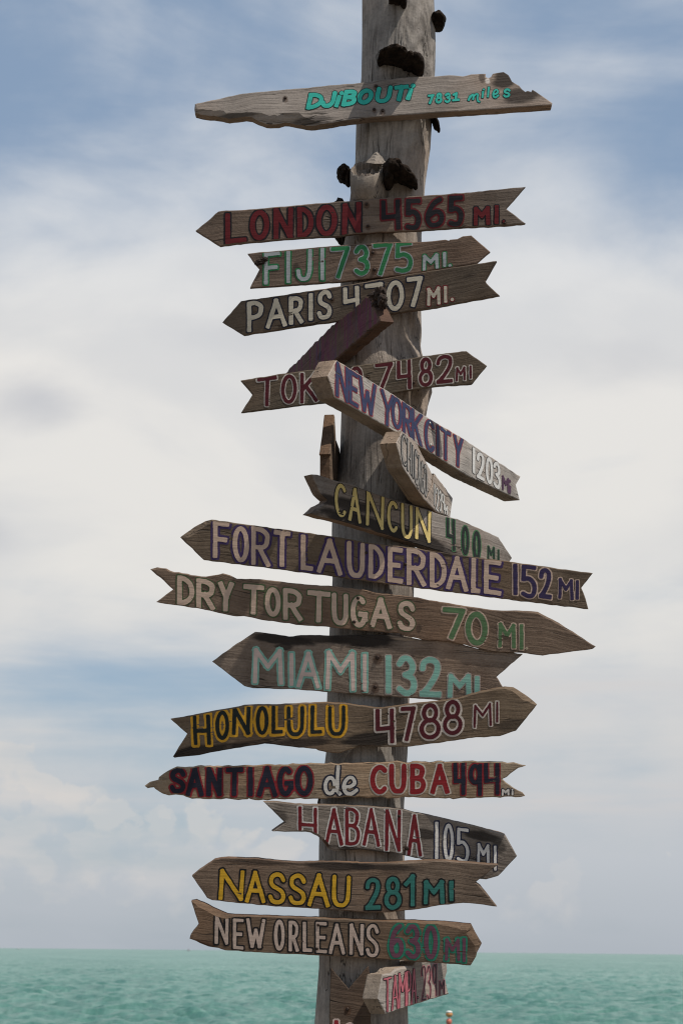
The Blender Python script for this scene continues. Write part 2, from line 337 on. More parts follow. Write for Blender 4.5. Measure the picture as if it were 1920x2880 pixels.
for z in zz:
    cx, r0 = pole_at(z)
    if z < lz[0]: r0 *= 1 + 0.10 * (lz[0] - z)
    a = np.arange(NA) / NA * 2 * np.pi
    d = np.zeros(NA)
    for k, ph, dr, am in ridges:
        d += am * np.cos(k * a + ph + dr * z + 0.5 * math.sin(1.7 * z + k)) / (k + 6)
    d *= 0.045 * r0
    # knuckled ripples on the right flank near the top
    d += 0.004 * np.exp(-((a - 5.45) / 0.5) ** 2) * math.exp(-((z - 3.72) / 0.22) ** 2) * np.sin(z * 118 + 3 * np.sin(a * 9) + 9 * a)
    # flaking lumps half way up on the right
    d += 0.009 * np.exp(-((a - 5.75) / 0.45) ** 2) * math.exp(-((z - 2.92) / 0.22) ** 2) * np.sin(z * 62 + 2.4 * np.sin(a * 7))
    for (ca, cz, cl, cw, cd, cp) in cracks:
        e = max(0.0, 1 - abs(z - cz) / cl) ** 0.5
        if e <= 0: continue
        da = np.angle(np.exp(1j * (a - (ca + 0.04 * math.sin(5 * z + cp) + 0.012 * math.sin(23 * z)))))
        d -= cd * e * np.exp(-(da / cw) ** 2)
    rad = r0 + d
    if z > z1 - 0.06: rad = rad * (1 - 0.55 * ((z - z1 + 0.06) / 0.06) ** 2)
    for i in range(NA):
        n2 = mnoise.noise(Vector((math.cos(a[i]) * 2.2, math.sin(a[i]) * 2.2, z * 3.0))) * 0.004
        pv.append((cx + (rad[i] + n2) * math.cos(a[i]) - post.location.x, (rad[i] + n2) * math.sin(a[i]), z))
for j in range(len(zz) - 1):
    for i in range(NA):
        k = (i + 1) % NA
        pf.append((j * NA + i, j * NA + k, (j + 1) * NA + k, (j + 1) * NA + i))
pf.append(tuple((len(zz) - 1) * NA + i for i in range(NA)))
M_POLE = wood_mat('driftwood', dark=(0.098, 0.086, 0.075), light=(0.37, 0.332, 0.29), along='Z', rough_grain=1.5)
mesh_obj('trunk', pv, pf, M_POLE, post, smooth=True)

def lumpy(parts, seed, amp=0.14, freq=4.2, seg=(44, 28)):
    """ellipsoids (centre, axes as 3 vectors) roughened by noise, one mesh"""
    vs, fs = [], []
    for ci, (c, ax) in enumerate(parts):
        b0 = len(vs); nu, nv = seg
        for j in range(nv + 1):
            ph = -math.pi / 2 + math.pi * j / nv
            for i in range(nu):
                th = 2 * math.pi * i / nu
                p = Vector((math.cos(ph) * math.cos(th), math.cos(ph) * math.sin(th), math.sin(ph)))
                k = 1 + amp * mnoise.fractal(p * freq * 0.5 + Vector((seed, ci * 3.1, 0)), 1.0, 2.1, 4)
                q = Vector(c) + ax[0] * (p.x * k) + ax[1] * (p.y * k) + ax[2] * (p.z * k)
                vs.append(q)
        for j in range(nv):
            for i in range(nu):
                k = (i + 1) % nu
                fs.append((b0 + j * nu + i, b0 + j * nu + k, b0 + (j + 1) * nu + k, b0 + (j + 1) * nu + i))
    return vs, fs
def px_len(px, y=POLE_Y): return px * y / FPX

# sawn-off branch stub on the front of the trunk
def stub():
    """a branch that leaves the trunk behind the London sign and is sawn off on a slant facing the sea road"""
    n, rows = 60, 30; vs, fs = [], []
    Rt = px_len(212 * W2[2], 5.88)
    for j in range(rows):
        f = j / (rows - 1)
        py = 700 + (W2[1] + 420 * W2[2] - 700) * f; px = 1042 + (W2[0] + 572 * W2[2] - 1042) * f
        off = 0.045 + 0.075 * (3 * f * f - 2 * f ** 3)
        c = on_y(px, py, POLE_Y - off); r = Rt * (1.12 - 0.12 * f)
        for i in range(n):
            a = 2 * math.pi * i / n
            k = 1 + 0.05 * mnoise.noise(Vector((math.cos(a) * 2, math.sin(a) * 2, f * 3))) + 0.012 * math.sin(11 * a + f * 2)
            q = c + Vector((math.cos(a) * r * k, math.sin(a) * r * 0.9 * k, 0))
            g_ = max(0.0, (f - 0.35) / 0.65)
            q.z += g_ * (0.80 * math.sin(a) * r + 0.13 * math.cos(a) * r + (0.004 * mnoise.noise(Vector((math.cos(a) * 5, math.sin(a) * 5, 1))) if f > 0.96 else 0))
            vs.append(q)
    for j in range(rows - 1):
        for i in range(n):
            k = (i + 1) % n; fs.append((j * n + i, j * n + k, (j + 1) * n + k, (j + 1) * n + i))
    rim = vs[-n:]; cc = sum(rim, Vector()) / n; nor = (rim[0] - cc).cross(rim[n // 4] - cc).normalized()
    prev = (rows - 1) * n                                  # pale rim, then a rotten hollow
    for (s, dep) in ((0.93, 0.003), (0.84, -0.004), (0.76, -0.016), (0.55, -0.022), (0.32, -0.010), (0.12, -0.014)):
        b0 = len(vs)
        for i in range(n):
            a = 2 * math.pi * i / n
            vs.append(cc + (rim[i] - cc) * s + nor * (dep + (0.013 if s < 0.9 else 0.002) * mnoise.fractal(Vector((math.cos(a) * 3 * s, math.sin(a) * 3 * s, s * 4)), 1, 2, 3)))
        for i in range(n):
            k = (i + 1) % n; fs.append((prev + i, prev + k, b0 + k, b0 + i))
        prev = b0
    fs.append(tuple(prev + i for i in range(n)))
    # torn sliver standing up behind the cut
    b0 = len(vs); rows2 = 10
    tip = on_y(W2[0] + 700 * W2[2], W2[1] + 180 * W2[2], POLE_Y - 0.105)
    bl = on_y(W2[0] + 560 * W2[2], W2[1] + 335 * W2[2], POLE_Y - 0.118); br = on_y(W2[0] + 815 * W2[2], W2[1] + 350 * W2[2], POLE_Y - 0.105)
    bb = on_y(W2[0] + 700 * W2[2], W2[1] + 330 * W2[2], POLE_Y - 0.06); fr = on_y(W2[0] + 660 * W2[2], W2[1] + 350 * W2[2], POLE_Y - 0.135)
    for j in range(rows2):
        f = j / (rows2 - 1) * 0.96
        for kq, c in enumerate((bl, fr, br, bb)):
            q = c.lerp(tip, f); q += Vector((1, 0.6, 0.3)) * 0.004 * mnoise.noise(Vector((kq * 3.0, f * 7, 1)))
            vs.append(q)
    for j in range(rows2 - 1):
        for i in range(4):
            k = (i + 1) % 4; fs.append((b0 + j * 4 + i, b0 + j * 4 + k, b0 + (j + 1) * 4 + k, b0 + (j + 1) * 4 + i))
    fs.append(tuple(b0 + (rows2 - 1) * 4 + i for i in range(4)))
    return [v - post.location for v in vs], fs
sv_, sf_ = stub()
mesh_obj('branch_stub', sv_, sf_, wood_mat('stub_wood', dark=(0.075, 0.064, 0.054), light=(0.30, 0.262, 0.22), along='Z'), post)

# black bracket fungi: px boxes on the photograph's pole, given depth on the trunk's curved flank
def fungus(label, lobes, seed):
    parts = []
    for (frame, cx, cy, rx, ry, rot, depth_y, rd) in lobes:
        p = on_y(frame[0] + cx * frame[2], frame[1] + cy * frame[2], POLE_Y + depth_y)
        a, b_ = px_len(rx * frame[2]), px_len(ry * frame[2])
        c, s = math.cos(R(rot)), math.sin(R(rot))
        parts.append((p, (Vector((c, 0, s)) * a, Vector((0, rd, 0)), Vector((-s, 0, c)) * b_)))
    o0 = parts[0][0].copy()
    vs, fs = lumpy([(p - o0, ax) for p, ax in parts], seed)
    o = mesh_obj('bracket_fungus', vs, fs, M_FUNGUS, None, True); o.location = o0
    tag(o, label, 'fungus', 'black bracket fungi on the post')
fungus('black two-lobed bracket fungus just above the Djibouti sign', [(W1, 725, 705, 185, 68, 0, -0.115, 0.085), (W1, 590, 712, 80, 34, 38, -0.12, 0.06), (W1, 820, 735, 110, 80, -12, -0.11, 0.08), (W1, 1010, 800, 84, 122, 32, -0.100, 0.075), (W1, 915, 780, 120, 92, -12, -0.10, 0.075)], 1)
fungus('small black round fungus on the right edge of the trunk top', [(W1, 1268, 262, 96, 98, 20, 0.0, 0.055), (W1, 1225, 270, 60, 95, 0, 0.0, 0.05)], 2)
fungus('black knobbly growth high on the front of the trunk at the picture top', [(W1, 790, -5, 100, 60, -6, -0.10, 0.06), (W1, 845, 50, 40, 58, 10, -0.095, 0.045), (W1, 720, 10, 60, 26, 10, -0.10, 0.04)], 3)
fungus('black hanging fungus poking out right under the Djibouti sign', [(W1, 1180, 1430, 90, 44, -25, -0.02, 0.04), (W1, 1238, 1505, 40, 95, 22, -0.01, 0.035), (W1, 1270, 1570, 22, 52, 16, -0.01, 0.02)], 4)
fungus('black rounded fungus left of the sawn branch stub', [(W2, 290, 478, 92, 92, -30, -0.05, 0.06), (W2, 345, 520, 50, 85, 0, -0.05, 0.06)], 5)
fungus('black wing-shaped fungus right of the sawn branch stub', [(W2, 900, 435, 135, 118, -25, -0.125, 0.07), (W2, 1000, 480, 150, 92, -32, -0.12, 0.065), (W2, 1090, 545, 115, 58, -36, -0.115, 0.055), (W2, 1160, 605, 52, 28, -60, -0.105, 0.035), (W2, 840, 540, 70, 120, -8, -0.115, 0.055)], 6)
fungus('black fungus behind the left side of the London sign', [(W2, 250, 1060, 125, 290, 6, 0.02, 0.07)], 7)
fungus('small black fungus left of the trunk between the Santiago de Cuba and Habana signs', [(D, 747, 1842, 17, 22, 0, 0.02, 0.04)], 8)

# ---------------------------------------------------------------- lettering
def ell(cx, cy, rx, ry, a0=0, a1=360, n=28):
    return [(cx + rx * math.cos(R(a0 + (a1 - a0) * i / n)), cy + ry * math.sin(R(a0 + (a1 - a0) * i / n))) for i in range(n + 1)]
def cr(pts, n=7):
    out = []; P_ = [pts[0]] + list(pts) + [pts[-1]]
    for i in range(1, len(P_) - 2):
        p0, p1, p2, p3 = P_[i - 1:i + 3]
        for k in range(n):
            t_ = k / n
            out.append(tuple(0.5 * (2 * b1 + (c1 - a1) * t_ + (2 * a1 - 5 * b1 + 4 * c1 - d1) * t_ ** 2 + (3 * b1 - a1 - 3 * c1 + d1) * t_ ** 3) for a1, b1, c1, d1 in zip(p0, p1, p2, p3)))
    out.append(tuple(pts[-1])); return out
GL = {
 'A': [[(0, 0), (.5, 1), (1, 0)], [(.19, .36), (.81, .36)]],
 'B': [[(0, 0), (0, 1)], cr([(0, 1), (.5, .99), (.85, .90), (.88, .74), (.75, .58), (.4, .53), (0, .53)]), cr([(.4, .53), (.85, .45), (1, .27), (.85, .07), (.45, 0), (0, 0)])],
 'C': [ell(.55, .5, .55, .5, 48, 312)],
 'D': [[(0, 0), (0, 1)], cr([(0, 1), (.4, .97), (.85, .78), (1, .48), (.85, .2), (.4, .02), (0, 0)])],
 'E': [[(1, 1), (0, 1), (0, 0), (1, 0)], [(0, .5), (.8, .5)]],
 'F': [[(1, 1), (0, 1), (0, 0)], [(0, .52), (.8, .52)]],
 'G': [ell(.5, .5, .5, .5, 50, 345), [(1, .42), (.62, .42)], [(1, .42), (1, .25)]],
 'H': [[(0, 0), (0, 1)], [(1, 0), (1, 1)], [(0, .46), (1, .46)]],
 'h': [[(0, 0), (0, 1)], [(1, 0), (1, 1)], [(0, .36), (1, .36)]],
 'I': [[(.5, 0), (.5, 1)]],
 'J': [[(1, 1), (.98, .5)] + cr([(.98, .5), (.95, .25), (.75, .04), (.4, 0), (.1, .1), (0, .3)])],
 'K': [[(0, 0), (0, 1)], [(1, 1), (0, .42)], [(.28, .57), (1, 0)]],
 'L': [[(0, 1), (0, 0), (1, 0)]],
 'M': [[(0, 0), (.04, 1), (.5, .5), (.96, 1), (1, 0)]],
 'N': [[(0, 0), (.04, 1), (.96, 0), (1, 1)]],
 'O': [ell(.5, .5, .5, .5)], '0': [ell(.5, .5, .5, .5)],
 'P': [[(0, 0), (0, 1)], cr([(0, 1), (.55, .99), (.97, .86), (1, .72), (.88, .54), (.5, .46), (0, .46)])],
 'R': [[(0, 0), (0, 1)], cr([(0, 1), (.55, .99), (.93, .87), (.96, .73), (.85, .55), (.5, .47), (0, .47)]), [(.4, .47), (1, 0)]],
 'S': [cr([(1, .80), (.82, .96), (.5, 1), (.15, .90), (.07, .72), (.2, .59), (.55, .49), (.88, .38), (1, .2), (.82, .04), (.45, 0), (.15, .05), (0, .19)])],
 'T': [[(0, 1), (1, 1)], [(.52, 1), (.48, 0)]],
 'U': [cr([(0, 1), (0, .5), (.05, .2), (.25, .03), (.5, 0), (.75, .03), (.95, .2), (1, .5), (1, 1)])],
 'W': [[(0, 1), (.27, 0), (.5, .62), (.73, 0), (1, 1)]],
 'Y': [[(0, 1), (.5, .47), (1, 1)], [(.5, .47), (.46, 0)]],
 '1': [[(.5, 0), (.5, 1)]],
 'f': [[(0, .72), (.75, 1), (.75, 0)]],                               # a one with a flag
 'b': [[(0, .8), (.5, 1), (.5, 0)], [(0, 0), (1, 0)]],                # a one with flag and foot
 '2': [cr([(0, .74), (.1, .92), (.48, 1), (.88, .92), (.95, .72), (.75, .46), (.3, .15), (0, 0)]), [(0, 0), (1, 0)]],
 '3': [cr([(0, .84), (.28, .99), (.65, .98), (.9, .8), (.8, .61), (.38, .53)]), cr([(.38, .53), (.85, .43), (1, .24), (.82, .05), (.42, 0), (0, .12)])],
 '4': [[(0, 1), (.02, .42), (1, .44)], [(.96, 1), (1, 0)]],
 '5': [[(.95, 1), (.08, 1), (.05, .56)], cr([(.05, .56), (.5, .6), (.88, .48), (1, .28), (.85, .06), (.45, 0), (.02, .06)])],
 '6': [cr([(.85, 1), (.42, .85), (.08, .52), (.02, .24), (.22, .03), (.55, 0), (.88, .09), (1, .27), (.88, .46), (.55, .53), (.12, .38)])],
 '7': [[(0, 1), (1, 1), (.36, 0)]],
 '8': [ell(.5, .76, .36, .24), ell(.5, .27, .5, .27)],
 '9': [ell(.48, .7, .46, .3), [(1, 1), (.97, .5), (1, 0)]],
 'd': [ell(.32, .3, .32, .3), [(.82, 1), (.80, .12), (1, 0)]],
 'e': [cr([(.10, .40), (.55, .46), (.86, .68), (.72, .97), (.40, 1), (.10, .75), (0, .38), (.2, .05), (.6, 0), (1, .22)])],
 'i': [[(.25, 0), (.45, .66)], [(.72, .99), (.74, 1)]],
 'j': [[(.5, 0), (.5, .55)], [(.5, .99), (.5, 1)]],
 'l': [[(.3, 0), (.7, 1)]],
 'm': [[(0, .35), (.12, .75)], cr([(.1, .6), (.3, .95), (.42, .85), (.4, .35)]), cr([(.42, .7), (.65, 1), (.82, .9), (.78, .5), (.85, .1), (1, 0)])],
 '.': [[(.5, .5), (.5, .501)]],
}
def smooth_noise(shape, cell, seed, k):
    r = np.random.RandomState(seed)
    n0, n1 = int(shape[0] * cell / k) + 3, int(shape[1] * cell / k) + 3
    g = r.rand(n0, n1)
    a = np.arange(shape[0]) * cell / k; b_ = np.arange(shape[1]) * cell / k
    i, j = a.astype(int), b_.astype(int); fa, fb = (a - i)[:, None], (b_ - j)[None, :]
    fa, fb = fa * fa * (3 - 2 * fa), fb * fb * (3 - 2 * fb)
    return ((g[i][:, j] * (1 - fa) + g[i + 1][:, j] * fa) * (1 - fb) + (g[i][:, j + 1] * (1 - fa) + g[i + 1][:, j + 1] * fa) * fb) - 0.5
def brush_dist(X, Zz, a, b_):
    """distance to a straight brush stroke with nearly square ends"""
    dx, dz = b_[0] - a[0], b_[1] - a[1]; L = math.hypot(dx, dz) + 1e-9; dx /= L; dz /= L
    s = (X - a[0]) * dx + (Zz - a[1]) * dz; p = np.abs((X - a[0]) * dz - (Zz - a[1]) * dx)
    o = np.maximum(np.maximum(-s, s - L), 0)
    return (p ** 5 + o ** 5) ** 0.2
def seg_dist(X, Zz, a, b_):
    dx, dz = b_[0] - a[0], b_[1] - a[1]; L2 = dx * dx + dz * dz + 1e-12
    t_ = np.clip(((X - a[0]) * dx + (Zz - a[1]) * dz) / L2, 0, 1)
    return np.hypot(X - a[0] - t_ * dx, Zz - a[1] - t_ * dz)
def poly_sdf(X, Zz, poly):
    d = np.full(X.shape, 9.0); inside = np.zeros(X.shape, bool); n = len(poly)
    for i in range(n):
        a, b_ = poly[i], poly[(i + 1) % n]
        d = np.minimum(d, seg_dist(X, Zz, a, b_))
        c = (a[1] > Zz) != (b_[1] > Zz)
        with np.errstate(divide='ignore', invalid='ignore'):
            xi = (b_[0] - a[0]) * (Zz - a[1]) / (b_[1] - a[1]) + a[0]
        inside ^= c & (X < xi)
    return np.where(inside, -d, d)
def contour_mesh(V, x0, z0_, h, y):
    """flat mesh of the region V < 0 on a grid (marching squares, full cells joined in runs)"""
    vs, fs = [], []
    ins = V < 0
    full = ins[:-1, :-1] & ins[1:, :-1] & ins[:-1, 1:] & ins[1:, 1:]
    some = (ins[:-1, :-1] | ins[1:, :-1] | ins[:-1, 1:] | ins[1:, 1:]) & ~full
    nz, nx_ = full.shape
    for j in range(nz):
        row = full[j]; i = 0
        if not row.any(): continue
        e = np.flatnonzero(np.diff(np.concatenate(([0], row.astype(np.int8), [0]))))
        for s, q in zip(e[::2], e[1::2]):
            b0 = len(vs)
            vs += [(x0 + s * h, y, z0_ + j * h), (x0 + q * h, y, z0_ + j * h), (x0 + q * h, y, z0_ + (j + 1) * h), (x0 + s * h, y, z0_ + (j + 1) * h)]
            fs.append((b0, b0 + 1, b0 + 2, b0 + 3))
    for j, i in zip(*np.nonzero(some)):
        cs = ((i, j), (i + 1, j), (i + 1, j + 1), (i, j + 1)); pts = []
        for k in range(4):
            (ia, ja), (ib, jb) = cs[k], cs[(k + 1) % 4]
            va, vb = V[ja, ia], V[jb, ib]
            if va < 0: pts.append((x0 + ia * h, y, z0_ + ja * h))
            if (va < 0) != (vb < 0):
                f_ = va / (va - vb); pts.append((x0 + (ia + (ib - ia) * f_) * h, y, z0_ + (ja + (jb - ja) * f_) * h))
        if len(pts) >= 3:
            b0 = len(vs); vs += pts; fs.append(tuple(range(b0, b0 + len(pts))))
    return vs, fs

# ---------------------------------------------------------------- signs
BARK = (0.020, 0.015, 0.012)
NSIGN = [0]
def sign(label, outline, words, yaw=0.0, t=0.030, lift=0.0, tint=(1, 1, 1), bevel=2.2, nails=(), stains_highlights=(), streak=None, nail_mat=None, flat_r=None, jag=0.6, light=(0.215, 0.170, 0.133), dark=(0.080, 0.059, 0.045), name='arrow_sign', tip=0.0, board_label=None, side=None):
    NSIGN[0] += 1; seed = NSIGN[0]
    n = Vector((math.sin(R(yaw)) * math.cos(R(tip)), -math.cos(R(yaw)) * math.cos(R(tip)), math.sin(R(tip))))
    cpx = sum(p[0] for p in outline) / len(outline); cpy = sum(p[1] for p in outline) / len(outline)
    zc = on_y(cpx, cpy, POLE_Y - 0.1).z
    cx, r0 = pole_at(zc)
    if flat_r is not None: r0 = flat_r
    pl0 = Vector((cx, POLE_Y, zc)) + n * (r0 + t + lift)              # a point of the front plane
    def hit(px, py):
        d = ray(px, py); return EYEV + d * ((pl0 - EYEV).dot(n) / d.dot(n))
    P3 = [hit(p[0], p[1]) for p in outline]
    cen = sum(P3, Vector()) / len(P3)
    h_ax = Vector((math.cos(R(yaw)), math.sin(R(yaw)), 0)); v_ax = h_ax.cross(n) * -1
    if v_ax.z < 0: v_ax = -v_ax
    q = np.array([((p - cen).dot(h_ax), (p - cen).dot(v_ax)) for p in P3])
    cov_ = np.cov(q.T); ew, ev = np.linalg.eigh(cov_); a2 = ev[:, 1]; a2 = a2 if a2[0] > 0 else -a2
    if name == 'upright_board': a2 = np.array((1.0, 0.0))
    ax = (h_ax * a2[0] + v_ax * a2[1]).normalized(); az_ = (h_ax * -a2[1] + v_ax * a2[0]).normalized(); ay = -n
    Mw = Matrix((ax, ay, az_)).transposed().to_4x4(); Mw.translation = cen
    Mi = Mw.inverted()
    root = bpy.data.objects.new(name, None); C.objects.link(root); root.matrix_world = Mw
    root.empty_display_size = 0.1
    tag(root, label, 'sign', 'wooden direction signs on the post')
    pxm = (cen - EYEV).length / FPX                                   # metres per photo pixel here
    loc = lambda px, py: (lambda v: (v.x, v.z))(Mi @ hit(px, py))
    # outline, subdivided and roughened
    base = [(loc(p[0], p[1]), (p[2] if len(p) > 2 else bevel) * pxm) for p in outline]
    ring = []
    rg = random.Random(seed * 17)
    for i in range(len(base)):
        (a, ba), (b_, bb) = base[i], base[(i + 1) % len(base)]
        L = math.hypot(b_[0] - a[0], b_[1] - a[1]); k = max(1, int(L / 0.009))
        for s in range(k):
            f = s / k
            jx = jag * 0.0011 * mnoise.noise(Vector((a[0] * 60 + f * L * 60, a[1] * 60, seed * 1.7))) * 2 if s else 0
            jz = jag * 0.0013 * mnoise.noise(Vector((a[0] * 60 + f * L * 60, a[1] * 60 + 9, seed * 2.3))) * 2 if s else 0
            ring.append((a[0] + (b_[0] - a[0]) * f + jx, a[1] + (b_[1] - a[1]) * f + jz, (ba + (bb - ba) * f) * (1 + 0.35 * mnoise.noise(Vector((f * L * 80 + a[0] * 50, seed, a[1] * 50))))))
    area = sum(ring[i][0] * ring[(i + 1) % len(ring)][1] - ring[(i + 1) % len(ring)][0] * ring[i][1] for i in range(len(ring)))
    if area < 0: ring.reverse()
    N = len(ring); inner = []
    for i in range(N):
        p, a, b_ = ring[i], ring[i - 1], ring[(i + 1) % N]
        e1 = Vector((p[0] - a[0], p[1] - a[1])).normalized(); e2 = Vector((b_[0] - p[0], b_[1] - p[1])).normalized()
        nn = Vector((-(e1.y + e2.y), e1.x + e2.x))
        if nn.length < 0.2: nn = Vector((-e1.y, e1.x))
        nn.normalize(); k = min(1.6, 1 / max(0.5, abs(nn.dot(Vector((-e1.y, e1.x))))))
        inner.append((p[0] + nn.x * p[2] * k, p[1] + nn.y * p[2] * k))
    vs = [(p[0], 0.0, p[1]) for p in inner]
    vs += [(p[0], min(t * 0.6, max(0.0012, p[2] * 0.62)), p[1]) for p in ring]
    vs += [(p[0], t * 0.94, p[1]) for p in ring]
    vs += [((p[0] + q_[0]) / 2 if p[2] < 0.004 else p[0], t, (p[1] + q_[1]) / 2 if p[2] < 0.004 else p[1]) for p, q_ in zip(ring, inner)]
    fs = [tuple(range(N))]
    for r_ in range(3):
        for i in range(N):
            k = (i + 1) % N; fs.append((r_ * N + i, r_ * N + N + i, r_ * N + N + k, r_ * N + k))
    fs.append(tuple(3 * N + i for i in range(N - 1, -1, -1)))
    st = []
    stains_highlights = list(stains_highlights) + [(nl[0], nl[1], nl[2] + nl[3] * 0.8, nl[3] * 2.6, nl[3] * 3.4, .62, (.060, .027, .013)) for nl in nails if nail_mat is None]
    for s in stains_highlights:
        frame, x_, y_, rx, ry, stg = s[:6]
        l = loc(frame[0] + x_ * frame[2], frame[1] + y_ * frame[2])
        fx = loc(frame[0] + (x_ + rx) * frame[2], frame[1] + y_ * frame[2])
        st.append((l[0], l[1], abs(math.hypot(fx[0] - l[0], fx[1] - l[1])), ry * frame[2] * pxm, stg, s[6] if len(s) > 6 else BARK))
    mat = wood_mat('weathered_board', tint, dark, light, st, streak=streak)
    bo = mesh_obj('board', vs, fs, mat, root)
    if board_label: bo['label'] = board_label
    st_ = side or tuple(a * b for a, b in zip(tint, (0.80, 0.68, 0.58)))
    bo.data.materials.append(wood_mat('board_edge', st_, dark, light))
    for p in bo.data.polygons[(1 if streak else N + 1):]: p.material_index = 1
    bm = bmesh.new(); bm.from_mesh(bo.data); bmesh.ops.recalc_face_normals(bm, faces=bm.faces[:]); bmesh.ops.triangulate(bm, faces=[f for f in bm.faces if len(f.verts) > 4]); bm.to_mesh(bo.data); bm.free()
    # lettering: brush strokes grown into flat paint films just proud of the wood
    xs_, zs_ = [p[0] for p in ring], [p[1] for p in ring]
    g = 0.00125
    for wi, wd in enumerate(words):
        frame = wd['f']; kx = wd.get('kx', 1.0); m_ = wd.get('m', 0.0)
        s0 = frame[2] * pxm
        hw, ow = wd['w'] * s0 / 2, wd['o'] * s0
        strokes = []
        for gl in wd['g']:
            ch, xl, xr, yt, yb = gl[:5]; sl = gl[5] if len(gl) > 5 else wd.get('sl', 0.0); fr = gl[6] if len(gl) > 6 else frame
            q_ = wd['w'] / 2 * fr[2] / fr[2]
            ix = min(q_ * max(kx, 0.2) * wd.get('inx', 1.0), (xr - xl) / 2.2); iy = min(q_, (yb - yt) / 2.2)
            X0, X1_, Y0, Y1_ = xl + ix, xr - ix, yb - iy, yt + iy
            if ch == 'I' or ch == '1': X0 = X1_ = (xl + xr) / 2
            wob = lambda: rg.uniform(-1, 1) * wd['w'] * 0.045
            for pl in GL[ch]:
                pts = []
                for (ux_, uy_) in pl:
                    px_ = X0 + (X1_ - X0) * ux_ + sl * (uy_ - .5); py_ = Y0 + (Y1_ - Y0) * uy_ + m_ * (px_ - (xl + xr) / 2)
                    if len(pl) < 8: px_ += wob(); py_ += wob()
                    pts.append(loc(fr[0] + px_ * fr[2], fr[1] + py_ * fr[2]))
                strokes.append(pts)
        ax_ = [p[0] for s in strokes for p in s]; az2 = [p[1] for s in strokes for p in s]
        mrg = hw / min(kx, 1) + ow / min(kx, 1) + 0.006
        x0, x1 = max(min(ax_) - mrg, min(xs_)), min(max(ax_) + mrg, max(xs_))
        zz0, zz1 = max(min(az2) - mrg, min(zs_)), min(max(az2) + mrg, max(zs_))
        nxg, nzg = max(4, int((x1 - x0) / g) + 2), max(4, int((zz1 - zz0) / g) + 2)
        gx, gz = x0 + np.arange(nxg) * g, zz0 + np.arange(nzg) * g
        Xg, Zg = np.meshgrid(gx, gz)
        dist = np.full(Xg.shape, 9.0)
        for s in strokes:
            for a, b_ in zip(s[:-1], s[1:]):
                lo0, hi0 = min(a[0], b_[0]) - mrg, max(a[0], b_[0]) + mrg
                lo1, hi1 = min(a[1], b_[1]) - mrg, max(a[1], b_[1]) + mrg
                i0, i1 = max(0, int((lo0 - x0) / g)), min(nxg, int((hi0 - x0) / g) + 2)
                j0, j1 = max(0, int((lo1 - zz0) / g)), min(nzg, int((hi1 - zz0) / g) + 2)
                if i1 <= i0 or j1 <= j0: continue
                d = (brush_dist if 2 <= len(s) < 8 and math.hypot(s[0][0] - s[1][0], s[0][1] - s[1][1]) > 0.004 else seg_dist)(Xg[j0:j1, i0:i1] * kx, Zg[j0:j1, i0:i1], (a[0] * kx, a[1]), (b_[0] * kx, b_[1]))
                dist[j0:j1, i0:i1] = np.minimum(dist[j0:j1, i0:i1], d)
        n1 = smooth_noise(dist.shape, g, seed * 31 + wi, 0.012); n2 = smooth_noise(dist.shape, g, seed * 37 + wi, 0.0045); n3 = smooth_noise(dist.shape, g, seed * 41 + wi, 0.03)
        chips = (smooth_noise(dist.shape, g, seed * 43 + wi, 0.006) + 0.7 * smooth_noise((dist.shape[0], dist.shape[1]), g, seed * 47 + wi, 0.02))
        wear = wd.get('wear', 0.5) + 0.25
        gshape = (dist.shape[0] * 12, dist.shape[1])
        gn = smooth_noise((dist.shape[0], max(3, dist.shape[1] // 10)), g, seed * 53 + wi, 0.0026)
        gn = gn[:, np.minimum(np.arange(dist.shape[1]) // 10, gn.shape[1] - 1)] + 0.5 * n1
        clip = poly_sdf(Xg, Zg, inner) + 0.0006
        rag = n1 * 0.0011 + n2 * 0.0007
        holes = np.maximum((chips - (0.80 - 0.22 * wear)) * 0.02, (gn + 1.1 * n3 - (0.88 - 0.20 * wear)) * 0.02)
        V1 = np.maximum(np.maximum(dist - hw - ow + rag + n3 * 0.25 * ow, clip), holes)
        V2 = np.maximum(np.maximum(dist - hw + rag * 0.7 - n3 * 0.12 * hw, clip), holes - 0.0012)
        kind_ = wd.get('k', 'lettering')
        fv, ff = contour_mesh(V2, x0, zz0, g, -0.0011)
        if not ff: continue
        fo = mesh_obj(kind_, fv, ff, paint_mat(wd['c']), root)
        if 'lab' in wd: fo['label'] = wd['lab']
        if wd['o'] > 0:
            ov, of = contour_mesh(V1, x0, zz0, g, -0.0005)
            if of: mesh_obj('letter_outline', ov, of, paint_mat(wd['oc']), fo)
    # nail heads
    for nl in nails:
        frame, x_, y_, rpx = nl[:4]
        l = loc(frame[0] + x_ * frame[2], frame[1] + y_ * frame[2]); r_ = rpx * frame[2] * pxm
        nv, nf = [], []
        for (rs, yy_) in ((1.0, 0.0005), (0.95, -0.0022), (0.55, -0.0034)):
            for i in range(12):
                a = i / 12 * 2 * math.pi; nv.append((l[0] + r_ * rs * math.cos(a), yy_, l[1] + r_ * rs * math.sin(a)))
        for j in range(2):
            for i in range(12): k = (i + 1) % 12; nf.append((j * 12 + i, j * 12 + k, (j + 1) * 12 + k, (j + 1) * 12 + i))
        nf.append(tuple(24 + i for i in range(12)))
        mesh_obj('nail', nv, nf, nail_mat or M_NAIL, root)
    return root
M_KNOT = plain_mat('rotten_knot', (0.030, 0.017, 0.010), 0.95, 0, 0.7, 90, 0.006)
